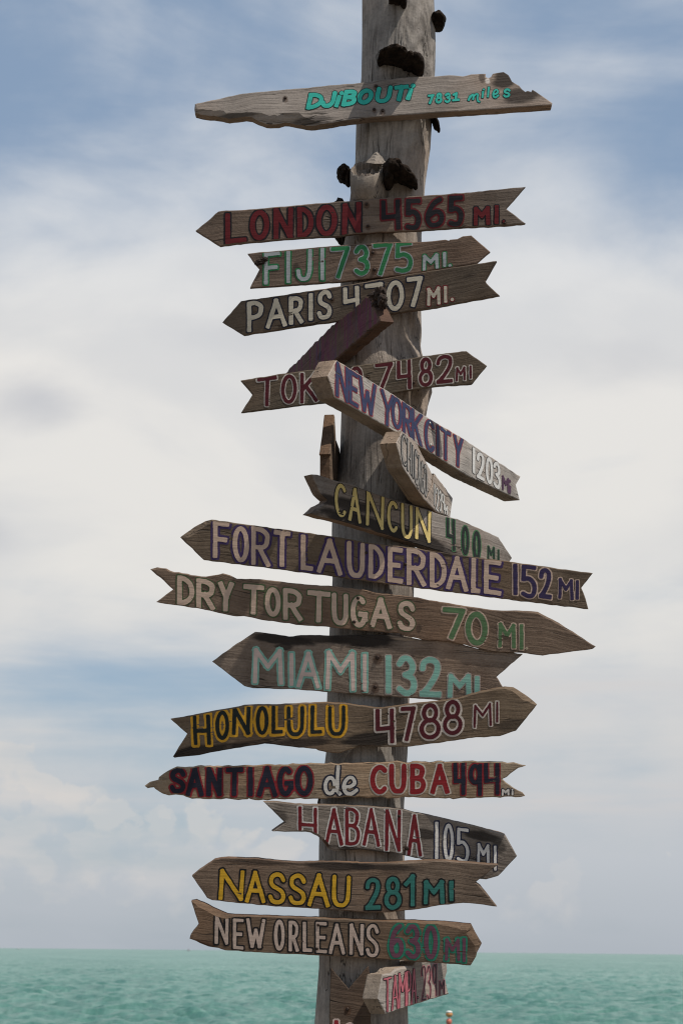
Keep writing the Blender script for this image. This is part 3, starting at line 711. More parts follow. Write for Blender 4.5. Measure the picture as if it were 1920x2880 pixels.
def knot(root, name, frame, lobes, push, seed):
    """rotten or splintered lumps that grow out of a board: lobes = (cx, cy, rx, ry, depth in metres)"""
    Mi = root.matrix_world.inverted(); n = root.matrix_world.to_3x3() @ Vector((0, -1, 0)); c0 = root.matrix_world.translation
    parts = []
    for cx, cy, rx, ry, dp in lobes:
        d = ray(frame[0] + cx * frame[2], frame[1] + cy * frame[2]); P_ = EYEV + d * ((c0 + n * push - EYEV).dot(n) / d.dot(n))
        k_ = (P_ - EYEV).length / FPX * frame[2]; X_ = Vector((1, 0, 0))
        parts.append((Mi @ P_, (Mi.to_3x3() @ (X_ * rx * k_), Mi.to_3x3() @ (Vector((0, 1, 0)) * dp), Mi.to_3x3() @ (Vector((0, 0, 1)) * ry * k_))))
    vs, fs = lumpy(parts, seed, 0.30, 5.0)
    return mesh_obj(name, vs, fs, M_KNOT, root, True)
def W_(f, w, o, c, oc, g, **kw): return dict(f=f, w=w, o=o, c=c, oc=oc, g=g, **kw)
NAME, DISTN = 'place_lettering', 'mileage_lettering'

TEAL = (44, 176, 158)
sign('long broken grey board with teal letters reading DJIBOUTI 7831 miles, topmost sign',
  Z(Z1, [(50, 372, 6), (55, 330, 4), (150, 310), (300, 278), (450, 245), (850, 208), (1100, 185), (1430, 155)]) +
  Z(Z2, [(150, 125), (380, 105), (530, 103), (660, 92), (740, 97), (770, 102), (840, 85), (962, 80), (960, 106), (984, 116), (1005, 106), (1020, 80), (1110, 65), (1150, 90), (1180, 145), (1240, 180), (1262, 208), (1290, 230), (1310, 222), (1340, 230), (1350, 212), (1380, 230), (1515, 325), (1508, 340), (1000, 375), (560, 402), (0, 442)]) +
  Z(Z1, [(1300, 470), (1120, 495, 6), (1020, 505, 14), (900, 485, 26), (800, 470, 20), (750, 485, 20), (650, 485, 22), (580, 460, 18), (530, 435, 13), (480, 428, 11), (340, 446, 14), (280, 432, 14), (110, 412, 16), (58, 398, 10)]),
  [W_(Z1, 36, 6, TEAL, (22, 50, 45), [('D', 988, 1122, 238, 375), ('J', 1105, 1225, 230, 365), ('i', 1212, 1292, 228, 360), ('B', 1282, 1402, 212, 350), ('O', 1405, 1535, 205, 338), ('U', 1555, 1687, 185, 325), ('T', 1700, 1822, 176, 310), ('i', 1808, 1884, 165, 300)], m=-.1, sl=22, k=NAME, wear=-.8),
   W_(Z2, 19, 5, TEAL, (22, 50, 45), [('7', 478, 530, 254, 334), ('8', 543, 602, 240, 330), ('3', 620, 672, 240, 325), ('b', 685, 745, 235, 310)], m=-.08, sl=6, k=DISTN, wear=-.8),
   W_(Z2, 16, 5, TEAL, (22, 50, 45), [('m', 812, 920, 245, 326), ('i', 925, 955, 205, 285), ('l', 968, 998, 190, 280), ('e', 1016, 1074, 208, 286), ('S', 1108, 1165, 205, 280)], m=-.08, sl=4, k=DISTN, wear=-.8)],
  yaw=0, tip=5, t=.036, light=(0.33, 0.29, 0.255), dark=(0.13, 0.112, 0.096), tint=(1.0, .98, .96), nails=[(Z2, 35, 378, 12), (Z2, 105, 388, 12), (Z2, 50, 185, 12), (Z1, 805, 283, 12)],
  stains_highlights=[(Z2, 1120, 130, 130, 100, .85), (Z2, 1270, 260, 190, 90, .8), (Z2, 976, 138, 30, 34, .9, (.62, .56, .50)), (Z2, 930, 120, 40, 60, .6), (Z1, 1000, 470, 220, 40, .6), (Z1, 350, 430, 330, 22, .6)])

RED, BLK = (104, 18, 24), (22, 20, 24)
sign('grey board reading LONDON 4565 MI. in dark red and black, pointing left',
  Z(Z3, [(60, 440), (250, 280), (600, 255), (900, 228), (1220, 200), (1400, 190)]) +
  Z(Z4, [(200, 168), (350, 158), (580, 147), (920, 122), (1250, 90), (1412, 75), (1250, 258), (1412, 380), (1270, 396), (900, 412), (560, 437), (360, 445), (0, 465)]) +
  Z(Z3, [(1280, 485), (1000, 498), (700, 520), (400, 548), (265, 568)]),
  [W_(Z3, 42, 12, RED, BLK, [('L', 305, 484, 290, 545), ('O', 510, 672, 268, 520), ('N', 706, 872, 250, 515), ('D', 904, 1040, 240, 500), ('O', 1062, 1235, 224, 488), ('N', 1276, 1436, 207, 473)], m=-.075, k=NAME, wear=.2),
   W_(Z4, 38, 13, BLK, RED, [('4', 210, 372, 185, 435), ('5', 412, 540, 175, 435), ('6', 578, 735, 165, 412), ('5', 768, 893, 150, 405)], m=-.06, k=DISTN, wear=.2),
   W_(Z4, 34, 8, RED, BLK, [('M', 978, 1118, 240, 395), ('I', 1152, 1190, 228, 385)], m=-.05, k=DISTN, wear=.2),
   W_(Z4, 22, 7, RED, BLK, [('.', 1214, 1244, 346, 378)], k=DISTN, wear=.0)],
  yaw=0, tip=-8, t=.024, lift=.014, nails=[(Z4, 90, 220, 12), (Z4, 100, 402, 12), (Z4, 1238, 378, 10)], tint=(.92, .92, .93))

GRN, LGR = (42, 122, 72), (172, 176, 176)
FIJI = sign('grey board reading FIJI 7375 MI. in green and pale grey, pointing right',
  Z(Z5, [(285, 217), (540, 192), (900, 160), (1100, 145)]) +
  Z(Z6, [(480, 125), (760, 122), (900, 115), (1040, 100), (1070, 108), (1080, 100), (1140, 95), (1185, 72), (1255, 65), (1415, 203), (1300, 300), (640, 402), (170, 452)]) +
  Z(Z5, [(600, 483), (305, 502), (385, 345), (345, 300)]),
  [W_(Z5, 32, 12, LGR, GRN, [('F', 422, 555, 203, 470), ('I', 600, 645, 190, 462), ('J', 690, 820, 178, 445), ('I', 878, 930, 165, 440)], m=-.09, k=NAME, wear=.8),
   W_(Z6, 34, 8, GRN, LGR, [('7', 92, 245, 158, 420), ('3', 283, 410, 145, 398), ('7', 440, 598, 128, 395), ('5', 620, 768, 116, 375)], m=-.09, k=DISTN, wear=.3),
   W_(Z6, 26, 8, LGR, GRN, [('M', 850, 985, 222, 352), ('I', 1015, 1050, 205, 330), ('.', 1068, 1090, 306, 330)], m=-.12, k=DISTN, wear=.5)],
  yaw=0, tip=-8, t=.024, lift=.006, nails=[(Z6, 437, 208, 14), (Z6, 452, 350, 14)], tint=(.98, .90, .85), stains_highlights=[(Z5, 400, 280, 60, 40, .9), (Z5, 690, 370, 40, 90, .6)])

knot(FIJI, 'knot', Z5, [(425, 265, 34, 20, .006), (395, 285, 40, 22, .006), (365, 300, 24, 16, .006)], .001, 21)
CRM, NVY = (218, 206, 182), (28, 30, 48)
sign('dark board reading PARIS 4707 MI. in cream letters, partly hidden by the purple board',
  Z(Z5, [(75, 790), (230, 612), (560, 565), (1055, 488)]) +
  Z(Z6, [(420, 442), (620, 408), (900, 362), (1180, 322), (1300, 300), (1465, 278), (1372, 440), (1382, 462), (1490, 565), (1300, 600), (900, 676), (650, 708)]) +
  Z(Z5, [(985, 785), (720, 822), (245, 896)]),
  [W_(Z5, 36, 11, CRM, NVY, [('P', 280, 415, 610, 862), ('A', 438, 610, 592, 832), ('R', 628, 748, 570, 803), ('I', 790, 832, 545, 775), ('S', 862, 985, 520, 765)], m=-.14, k=NAME, wear=.4),
   W_(Z6, 36, 11, CRM, NVY, [('4', 190, 328, 492, 700), ('7', 370, 520, 462, 710), ('0', 550, 697, 440, 692), ('7', 720, 853, 410, 660)], m=-.13, k=DISTN, wear=.3),
   W_(Z6, 26, 8, CRM, (120, 30, 35), [('M', 887, 1000, 496, 645), ('I', 1025, 1058, 488, 625), ('.', 1083, 1112, 583, 612)], m=-.12, k=DISTN, wear=.2)],
  yaw=-6, tip=-9, t=.030, lift=.001, tint=(.78, .76, .70), nails=[(Z6, 100, 600, 10), (Z6, 640, 500, 11)])

PURPLE = sign('dark red-purple board with worn-off paint, running back between the Paris and Tokyo signs',
  Z(W3, [(-30, 930), (60, 850), (480, 420), (590, 338), (618, 312), (660, 290), (700, 245), (730, 232), (770, 165), (795, 172), (815, 150), (838, 196), (832, 250), (862, 290), (876, 325), (905, 385), (520, 720), (150, 980)]),
  [], yaw=-72, t=.034, lift=.002, streak=(0.115, 0.026, 0.058), tint=(.66, .54, .52), bevel=4, jag=1.6, board_label='board with faded purple paint',
  stains_highlights=[(W3, 380, 690, 35, 45, .95), (W3, 430, 590, 18, 30, .9), (W3, 750, 250, 120, 90, .7, (0.05, 0.026, 0.014))])

knot(PURPLE, 'splintered_end', W3, [(905, 145, 52, 62, .022), (860, 180, 50, 55, .022), (925, 215, 42, 66, .022), (870, 250, 44, 40, .018), (820, 175, 30, 34, .014)], -.012, 31)
MAR = (84, 17, 28); OFF = (208, 198, 186)
sign('dark TOKYO 7482 MI board in maroon, crossed by the New York City sign',
  Z(Z7, [(52, 325), (400, 268), (700, 230)]) +
  Z(Z8, [(180, 195), (480, 155), (640, 130), (1000, 82), (1040, 82), (1210, 205), (1090, 355), (790, 375), (430, 430)]) +
  Z(Z7, [(800, 508), (500, 538), (80, 592), (55, 592), (150, 440)]),
  [W_(Z7, 30, 9, MAR, OFF, [('T', 188, 352, 295, 540), ('O', 385, 518, 275, 520), ('K', 545, 690, 255, 510), ('Y', 730, 900, 225, 490)], m=-.13, k=NAME, wear=.3),
   W_(Z8, 30, 9, MAR, OFF, [('O', 62, 178, 208, 410), ('7', 278, 425, 178, 398), ('4', 458, 580, 152, 400), ('8', 640, 760, 132, 378), ('2', 788, 925, 112, 348)], m=-.10, k=DISTN, wear=.4),
   W_(Z8, 19, 7, MAR, OFF, [('M', 948, 1032, 212, 330), ('I', 1058, 1085, 200, 312)], m=-.14, k=DISTN, wear=.4)],
  yaw=3, tip=-8, t=.030, tint=(.70, .71, .66), nails=[(Z8, 215, 300, 11), (Z8, 600, 345, 11)])

BLU, THINRED = (46, 52, 84), (136, 48, 56)
sign('long pale plank reading NEW YORK CITY 1203 Mi in blue, slanting down to the right',
  Z(Z7, [(775, 290), (845, 155)]) + Z(Z8, [(440, 447), (690, 617), (1000, 802), (1490, 1125), (1450, 1195), (1482, 1322), (1050, 1120), (640, 868), (240, 632)]) + Z(Z7, [(1060, 595), (835, 470)]),
  [W_(Z7, 32, 8, BLU, THINRED, [('N', 838, 942, 190, 485), ('E', 948, 1022, 255, 535), ('W', 1032, 1172, 320, 600), ('Y', 1215, 1322, 425, 705)], m=.60, kx=.62, k=NAME, wear=.3),
   W_(Z8, 32, 8, BLU, THINRED, [('O', 415, 502, 468, 728), ('R', 506, 584, 525, 790), ('K', 580, 668, 578, 862), ('C', 688, 772, 652, 918), ('I', 785, 815, 702, 955), ('T', 818, 905, 732, 985), ('Y', 930, 1006, 790, 1042)], m=.58, kx=.62, k=NAME, wear=.3),
   W_(Z8, 30, 5, (205, 203, 198), (70, 68, 68), [('1', 1080, 1112, 885, 1100), ('2', 1122, 1185, 925, 1150), ('0', 1196, 1256, 965, 1190), ('3', 1258, 1320, 1005, 1228)], m=.5, kx=.6, k=DISTN, wear=.3),
   W_(Z8, 24, 0, (72, 40, 66), NVY, [('M', 1330, 1392, 1125, 1250), ('j', 1388, 1408, 1150, 1285)], m=.5, kx=.6, k=DISTN)],
  yaw=62, t=.045, lift=.004, light=(0.42, 0.385, 0.348), dark=(0.165, 0.148, 0.13), side=(.62, .54, .46), nails=[(Z8, 730, 680, 11), (Z8, 738, 862, 13)], nail_mat=M_STEEL, stains_highlights=[(Z8, 735, 690, 8, 30, .35, (.14, .07, .04))])

sign('small pale split board reading CHICAGO 1239, tucked under the New York City sign',
  Z(Y1, [(685, 255), (725, 175), (800, 230), (830, 270), (880, 370), (910, 425), (929, 474, .8), (924, 540, .8), (889, 628, .8), (894, 632, .8), (930, 545, .8), (942, 462, .8), (1068, 628), (1050, 760), (960, 725), (868, 632), (730, 420)]),
  [W_(Y1, 10, 7, (150, 145, 138), (24, 24, 26), [('C', 717, 756, 205, 405), ('H', 758, 786, 245, 455), ('I', 790, 802, 275, 490), ('C', 806, 830, 305, 535), ('A', 828, 850, 345, 570), ('G', 850, 871, 380, 595), ('O', 870, 893, 405, 615), ('.', 894, 904, 575, 608)], m=1.2, kx=.5, k=NAME, wear=.5),
   W_(Y1, 10, 4, (200, 198, 192), (60, 60, 60), [('1', 935, 948, 535, 680), ('2', 950, 970, 560, 715), ('3', 972, 988, 580, 720), ('9', 988, 1008, 600, 700), ('M', 1010, 1030, 675, 745)], m=1.1, kx=.5, k=DISTN, wear=.6)],
  yaw=72, t=.040, lift=.006, light=(0.42, 0.385, 0.348), dark=(0.165, 0.148, 0.13), side=(.62, .54, .46))

sign('narrow board seen end-on left of the trunk, above the Cancun sign',
  Z(Y1, [(268, 62, 4), (278, 230, 4), (300, 290), (306, 345), (345, 420), (340, 540), (240, 515), (240, 345, 4), (235, 330, 5), (252, 210)]),
  [], yaw=80, t=.026, flat_r=-.1245, lift=.0, name='arrow_sign', tint=(1.05, .95, .85))

YEL = (214, 190, 120)
sign('split dark board reading CANCUN 400 MI in pale yellow and green, pointing right',
  Z(Y1, [(112, 468), (150, 470), (250, 505), (380, 535), (560, 605), (700, 650), (830, 685), (1000, 745), (1100, 770), (1260, 840), (1380, 895, 4), (1470, 1035), (1440, 1075), (1150, 1040), (850, 950), (600, 872), (400, 812), (270, 775), (210, 762, 6), (150, 745, 6), (102, 734), (135, 708, 6), (160, 682, 6), (212, 655), (220, 642), (175, 600)]),
  [W_(Y1, 26, 8, YEL, (20, 19, 17), [('C', 263, 350, 532, 758), ('A', 355, 450, 562, 792), ('N', 475, 605, 590, 830), ('C', 618, 700, 648, 862), ('U', 712, 797, 668, 905), ('N', 808, 922, 702, 922)], m=.3, k=NAME, wear=.7),
   W_(Y1, 24, 8, (28, 34, 30), (62, 105, 68), [('4', 1020, 1085, 765, 980), ('0', 1122, 1180, 818, 1015), ('0', 1198, 1258, 852, 1050)], m=.3, k=DISTN, wear=.3),
   W_(Y1, 13, 4, (28, 40, 32), (62, 105, 68), [('M', 1300, 1352, 958, 1062), ('I', 1365, 1388, 980, 1075)], m=.3, k=DISTN, wear=.2)],
  yaw=40, t=.030, lift=.004, light=(0.30, 0.27, 0.24), stains_highlights=[(Y1, 330, 670, 260, 50, .9), (Y1, 500, 800, 380, 75, .95), (Y1, 850, 925, 280, 75, .97), (Y1, 830, 725, 20, 40, .8, (.10, .03, .012)), (Y1, 100, 725, 90, 30, .6)])

BEI, PUR = (204, 177, 156), (66, 48, 92)
sign('long board reading FORT LAUDERDALE 152 MI in beige outlined in purple, pointing left',
  Z(Y2, [(65, 195, 5), (100, 168, 16), (160, 125, 19), (235, 85, 16), (280, 75, 4), (600, 120), (1100, 190)]) + Z(Y3, [(0, 65), (320, 100), (420, 120), (650, 155), (900, 185), (1250, 235), (1510, 270), (1432, 370), (1460, 440), (1480, 515), (1000, 458), (300, 368)]) + Z(Y2, [(1100, 463), (600, 396), (225, 350)]),
  [W_(Y2, 32, 15, BEI, PUR, [('F', 288, 400, 88, 342), ('O', 420, 532, 120, 366), ('R', 547, 675, 127, 390), ('T', 700, 812, 150, 396), ('L', 882, 966, 180, 420), ('A', 990, 1165, 205, 447), ('U', 1194, 1316, 225, 470), ('D', 1340, 1450, 245, 480)], m=.14, k=NAME, wear=.5),
   W_(Y3, 32, 15, BEI, PUR, [('E', 120, 222, 95, 335), ('R', 248, 380, 107, 355), ('D', 405, 518, 132, 372), ('A', 516, 665, 155, 388), ('L', 685, 748, 170, 405), ('E', 772, 888, 182, 416)], m=.14, k=NAME, wear=.7),
   W_(Y3, 30, 9, (54, 42, 78), BEI, [('1', 962, 1008, 205, 420), ('5', 1020, 1130, 213, 440), ('2', 1145, 1230, 235, 442)], m=.12, k=DISTN, wear=.4),
   W_(Y3, 21, 7, (54, 42, 78), BEI, [('M', 1275, 1378, 308, 448), ('I', 1390, 1417, 318, 450)], m=.1, k=DISTN, wear=.4)],
  yaw=0, tip=-8, t=.026, lift=.014, tint=(.86, .80, .70), nails=[(Y2, 1325, 300, 10), (Y3, 240, 210, 10)], stains_highlights=[(Y3, 560, 150, 200, 14, .8)])

SAG = (70, 100, 62)
sign('rough brown board reading DRY TORTUGAS 70 MI. in beige and sage green, pointing right',
  Z(Y4, [(55, 75, 5), (100, 62, 6), (160, 70), (215, 95), (245, 95), (330, 115), (430, 125), (490, 115), (545, 103), (590, 115), (640, 140), (700, 142), (820, 145), (900, 155), (1100, 178), (1290, 190), (1500, 212)]) +
  Z(Y5, [(40, 42), (300, 72), (480, 105), (800, 155), (870, 162), (1100, 168, 4), (1140, 172, 5), (1280, 245, 5), (1530, 405), (1510, 422), (1170, 468), (1040, 450), (800, 440), (720, 415), (540, 372), (350, 360), (240, 335)]) +
  [(1120, 1781), (1060, 1776), (995, 1772)] + Z(Y4, [(1275, 468), (1100, 457), (830, 422), (690, 393), (640, 395), (520, 372), (370, 338), (220, 318), (95, 297), (210, 212)]),
  [W_(Y4, 33, 8, BEI, (78, 94, 60), [('D', 237, 355, 120, 320), ('R', 367, 495, 142, 348), ('Y', 515, 622, 160, 362), ('T', 687, 827, 180, 380), ('O', 832, 940, 197, 397), ('R', 955, 1085, 207, 422), ('T', 1120, 1275, 222, 435), ('U', 1285, 1397, 237, 455), ('G', 1412, 1528, 255, 470)], m=.1, k=NAME, wear=.5),
   W_(Y5, 33, 8, BEI, (78, 94, 60), [('A', 0, 147, 72, 280), ('S', 185, 305, 97, 300)], m=.1, k=NAME, wear=.4),
   W_(Y5, 36, 9, (90, 120, 80), BEI, [('7', 492, 645, 142, 358), ('0', 648, 797, 170, 400)], m=.08, k=DISTN, wear=.4),
   W_(Y5, 25, 8, (90, 120, 80), BEI, [('M', 867, 988, 247, 415), ('I', 1008, 1043, 255, 427)], m=.08, k=DISTN, wear=.4),
   W_(Y5, 9, 5, (90, 120, 80), BEI, [('.', 1052, 1070, 408, 428)], k=DISTN, wear=.0)],
  yaw=0, tip=-9, t=.030, lift=.016, tint=(1.06, .94, .84), nails=[(Y4, 1462, 270, 12), (Y4, 1437, 432, 12)], stains_highlights=[(Y5, 330, 290, 25, 40, .5)])

AQU = (138, 188, 170); PNK = (216, 192, 180)
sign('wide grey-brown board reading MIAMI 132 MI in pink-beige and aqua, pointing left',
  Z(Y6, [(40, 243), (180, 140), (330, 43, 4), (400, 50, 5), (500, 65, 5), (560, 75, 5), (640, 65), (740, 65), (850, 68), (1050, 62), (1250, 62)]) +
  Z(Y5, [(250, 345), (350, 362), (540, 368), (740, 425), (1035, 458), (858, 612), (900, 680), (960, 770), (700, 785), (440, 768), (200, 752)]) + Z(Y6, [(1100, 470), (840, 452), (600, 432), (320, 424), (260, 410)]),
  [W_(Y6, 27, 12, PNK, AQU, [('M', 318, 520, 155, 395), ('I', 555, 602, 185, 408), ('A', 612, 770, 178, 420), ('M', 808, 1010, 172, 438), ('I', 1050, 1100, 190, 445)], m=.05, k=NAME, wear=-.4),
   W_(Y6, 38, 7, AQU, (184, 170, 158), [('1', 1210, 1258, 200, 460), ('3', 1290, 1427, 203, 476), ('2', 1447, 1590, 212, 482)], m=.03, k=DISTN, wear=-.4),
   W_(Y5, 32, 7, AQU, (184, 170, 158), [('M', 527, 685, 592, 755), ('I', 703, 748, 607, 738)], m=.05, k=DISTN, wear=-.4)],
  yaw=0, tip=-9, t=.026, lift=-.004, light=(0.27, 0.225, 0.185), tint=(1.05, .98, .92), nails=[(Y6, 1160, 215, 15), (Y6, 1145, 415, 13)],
  stains_highlights=[(Y6, 500, 92, 260, 46, .94), (Y6, 740, 82, 260, 40, .85), (Y6, 1060, 95, 330, 70, .96), (Y6, 520, 140, 80, 30, .8), (Y6, 1330, 92, 90, 10, .6, (.30, .22, .15))])  # last pale patch puts a lit crest into the wood colour; rest is weathering

GOL = (222, 164, 40); DGR = (22, 30, 26)
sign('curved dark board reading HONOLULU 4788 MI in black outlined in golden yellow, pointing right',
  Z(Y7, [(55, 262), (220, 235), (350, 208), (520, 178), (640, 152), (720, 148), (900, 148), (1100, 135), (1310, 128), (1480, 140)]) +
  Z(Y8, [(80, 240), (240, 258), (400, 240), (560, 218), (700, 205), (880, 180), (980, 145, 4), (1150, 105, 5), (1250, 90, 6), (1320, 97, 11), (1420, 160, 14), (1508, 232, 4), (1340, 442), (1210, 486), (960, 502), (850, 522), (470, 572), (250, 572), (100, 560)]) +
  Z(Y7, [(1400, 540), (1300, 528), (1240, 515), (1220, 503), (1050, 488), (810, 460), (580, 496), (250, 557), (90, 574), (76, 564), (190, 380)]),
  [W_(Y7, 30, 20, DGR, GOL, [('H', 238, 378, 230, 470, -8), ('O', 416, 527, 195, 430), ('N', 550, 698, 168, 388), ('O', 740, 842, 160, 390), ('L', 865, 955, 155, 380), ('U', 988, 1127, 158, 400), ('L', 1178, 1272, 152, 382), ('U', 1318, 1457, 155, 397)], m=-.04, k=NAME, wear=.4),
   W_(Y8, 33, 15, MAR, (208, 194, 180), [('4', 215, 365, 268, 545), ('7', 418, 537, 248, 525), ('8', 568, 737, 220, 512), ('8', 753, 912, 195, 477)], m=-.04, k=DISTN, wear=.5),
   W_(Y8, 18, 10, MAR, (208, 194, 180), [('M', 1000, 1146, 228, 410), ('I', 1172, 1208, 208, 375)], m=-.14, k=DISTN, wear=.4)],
  yaw=-3, tip=-8, t=.030, lift=.014, tint=(1.04, .94, .78), bevel=2.5, stains_highlights=[(Y7, 400, 520, 420, 75, .85), (Y7, 1100, 455, 420, 50, .8), (Y8, 180, 510, 330, 70, .9), (Y8, 1300, 400, 190, 60, .6), (Y7, 1450, 215, 12, 40, .7, (.10, .04, .012)), (Y7, 80, 560, 120, 30, .6)])

SRED, SNAV = (138, 30, 38), (24, 24, 40)
sign('warm brown ragged board reading SANTIAGO de CUBA 494 Mi in navy and red, pointing left',
  Z(X1, [(20, 285), (60, 255), (130, 238), (135, 215), (175, 185), (275, 132), (600, 125), (1100, 115), (1480, 108)]) +
  Z(X2, [(300, 97), (700, 92), (950, 90), (1350, 92), (1440, 98), (1535, 122, 1), (1440, 165), (1380, 215), (1345, 230), (1400, 275), (1528, 366, 1), (1450, 378), (920, 383), (400, 378), (0, 380)]) +
  Z(X1, [(1470, 391), (1100, 393), (870, 393), (855, 386), (845, 394), (600, 393), (400, 390), (350, 373), (330, 363), (270, 356), (215, 363), (165, 348), (105, 310), (95, 298), (70, 300), (45, 305)]),
  [W_(X1, 38, 12, SNAV, SRED, [('S', 222, 348, 142, 347), ('A', 350, 492, 137, 370), ('N', 515, 642, 133, 367), ('T', 670, 810, 137, 367), ('I', 835, 902, 132, 367), ('A', 922, 1082, 128, 370), ('G', 1085, 1212, 130, 367), ('O', 1225, 1368, 125, 365)], m=-.01, k=NAME, wear=.3),
   W_(X1, 28, 12, (206, 200, 190), NVY, [('d', 1455, 1600, 120, 362, 8)], k=NAME, wear=.4),
   W_(X2, 28, 12, (206, 200, 190), NVY, [('e', 62, 190, 207, 362)], k=NAME, wear=.4),
   W_(X2, 38, 11, (134, 22, 28), (196, 184, 168), [('C', 287, 430, 118, 352), ('U', 440, 577, 108, 347), ('B', 605, 732, 108, 350), ('A', 768, 922, 110, 347)], m=-.01, k=NAME, wear=.4),
   W_(X2, 32, 10, SNAV, SRED, [('4', 952, 1050, 98, 357), ('9', 1075, 1182, 108, 365), ('4', 1198, 1322, 95, 357)], k=DISTN, wear=.3),
   W_(X2, 14, 7, (206, 200, 190), NVY, [('M', 1340, 1400, 310, 365), ('j', 1408, 1442, 310, 365)], k=DISTN)],
  yaw=0, tip=-6, t=.026, lift=.006, light=(0.34, 0.275, 0.205), dark=(0.10, 0.075, 0.052), tint=(1.02, .97, .9), bevel=3, jag=1.6, stains_highlights=[(X2, 880, 330, 90, 50, .3, (.3, .25, .2)), (X1, 1450, 310, 70, 12, .7)], nails=[(X2, 45, 318, 10)])

sign('cracked grey board reading HABANA 105 MI in dark red outlined in white, pointing right',
  Z(X3, [(28, 34), (90, 32), (220, 48), (350, 50), (600, 57), (840, 75), (900, 92), (1060, 125), (1250, 170), (1440, 220, 5), (1512, 350), (1400, 468), (1330, 488), (1200, 480), (1080, 425), (960, 372), (800, 335), (600, 312), (430, 318, 5), (405, 308, 6), (375, 265, 6), (345, 235, 6), (300, 213, 5), (270, 208, 4), (78, 206), (152, 155)]),
  [W_(X3, 20, 8, (108, 20, 28), (210, 204, 196), [('h', 227, 338, 62, 230), ('A', 383, 490, 70, 285), ('B', 503, 590, 66, 288), ('A', 603, 707, 67, 292), ('N', 736, 830, 74, 322), ('A', 865, 953, 105, 350)], m=.07, k=NAME, wear=.6),
   W_(X3, 18, 8, (232, 226, 216), (36, 40, 66), [('1', 1026, 1052, 148, 367), ('0', 1078, 1140, 160, 382), ('5', 1155, 1230, 187, 388)], m=.12, k=DISTN, wear=.3),
   W_(X3, 16, 6, (232, 226, 216), (36, 40, 66), [('M', 1276, 1350, 278, 400), ('I', 1370, 1395, 288, 435)], m=.12, k=DISTN, wear=.3)],
  yaw=9, tip=-9, t=.030, lift=-.002, light=(0.28, 0.24, 0.20), nails=[(X3, 818, 115, 9), (X3, 865, 305, 13)],
  stains_highlights=[(X3, 960, 220, 110, 40, .85), (X3, 1300, 235, 130, 35, .85), (X3, 1400, 300, 60, 45, .7), (X3, 650, 330, 330, 35, .85), (X3, 110, 120, 70, 60, .6), (X3, 390, 270, 25, 50, .8, (.06, .025, .012))])

NYEL = (214, 166, 40); NTEA = (52, 118, 108)
sign('smooth grey-brown board reading NASSAU 281 MI in yellow and teal outlined in black, pointing left',
  Z(X4, [(28, 182), (120, 112), (210, 50), (260, 40), (320, 35), (560, 42), (750, 65), (900, 73), (1040, 68), (1350, 75)]) +
  Z(X5, [(200, 92), (300, 92, 4), (540, 86, 5), (760, 70, 5), (1000, 67, 4), (1150, 82), (1300, 95), (1468, 105), (1260, 268), (1268, 270), (1310, 300, 5), (1460, 490), (1300, 468), (1200, 458), (1100, 460), (930, 478), (740, 513), (480, 543), (200, 538)]) +
  Z(X4, [(1050, 445), (700, 428), (190, 376), (150, 358)]),
  [W_(X4, 32, 12, NYEL, (20, 19, 18), [('N', 245, 447, 130, 377, 6), ('A', 455, 617, 140, 395), ('S', 640, 777, 153, 407), ('S', 803, 940, 163, 415), ('A', 955, 1132, 162, 427), ('U', 1150, 1297, 175, 432, 8)], m=.06, k=NAME, wear=.25),
   W_(X5, 38, 14, NTEA, (20, 19, 18), [('2', 252, 390, 225, 517), ('8', 425, 583, 215, 517), ('f', 608, 722, 193, 487), ('M', 785, 977, 248, 467), ('I', 1022, 1058, 250, 442)], m=-.02, k=DISTN, wear=.2)],
  yaw=0, tip=-9, t=.028, lift=.014, tint=(1.04, .96, .88), stains_highlights=[(X4, 500, 70, 420, 35, .55), (X4, 1250, 100, 330, 50, .8), (X5, 380, 120, 420, 45, .75), (X4, 1180, 200, 14, 30, .8, (.08, .03, .012)), (X4, 1160, 385, 14, 40, .7, (.08, .03, .012))])

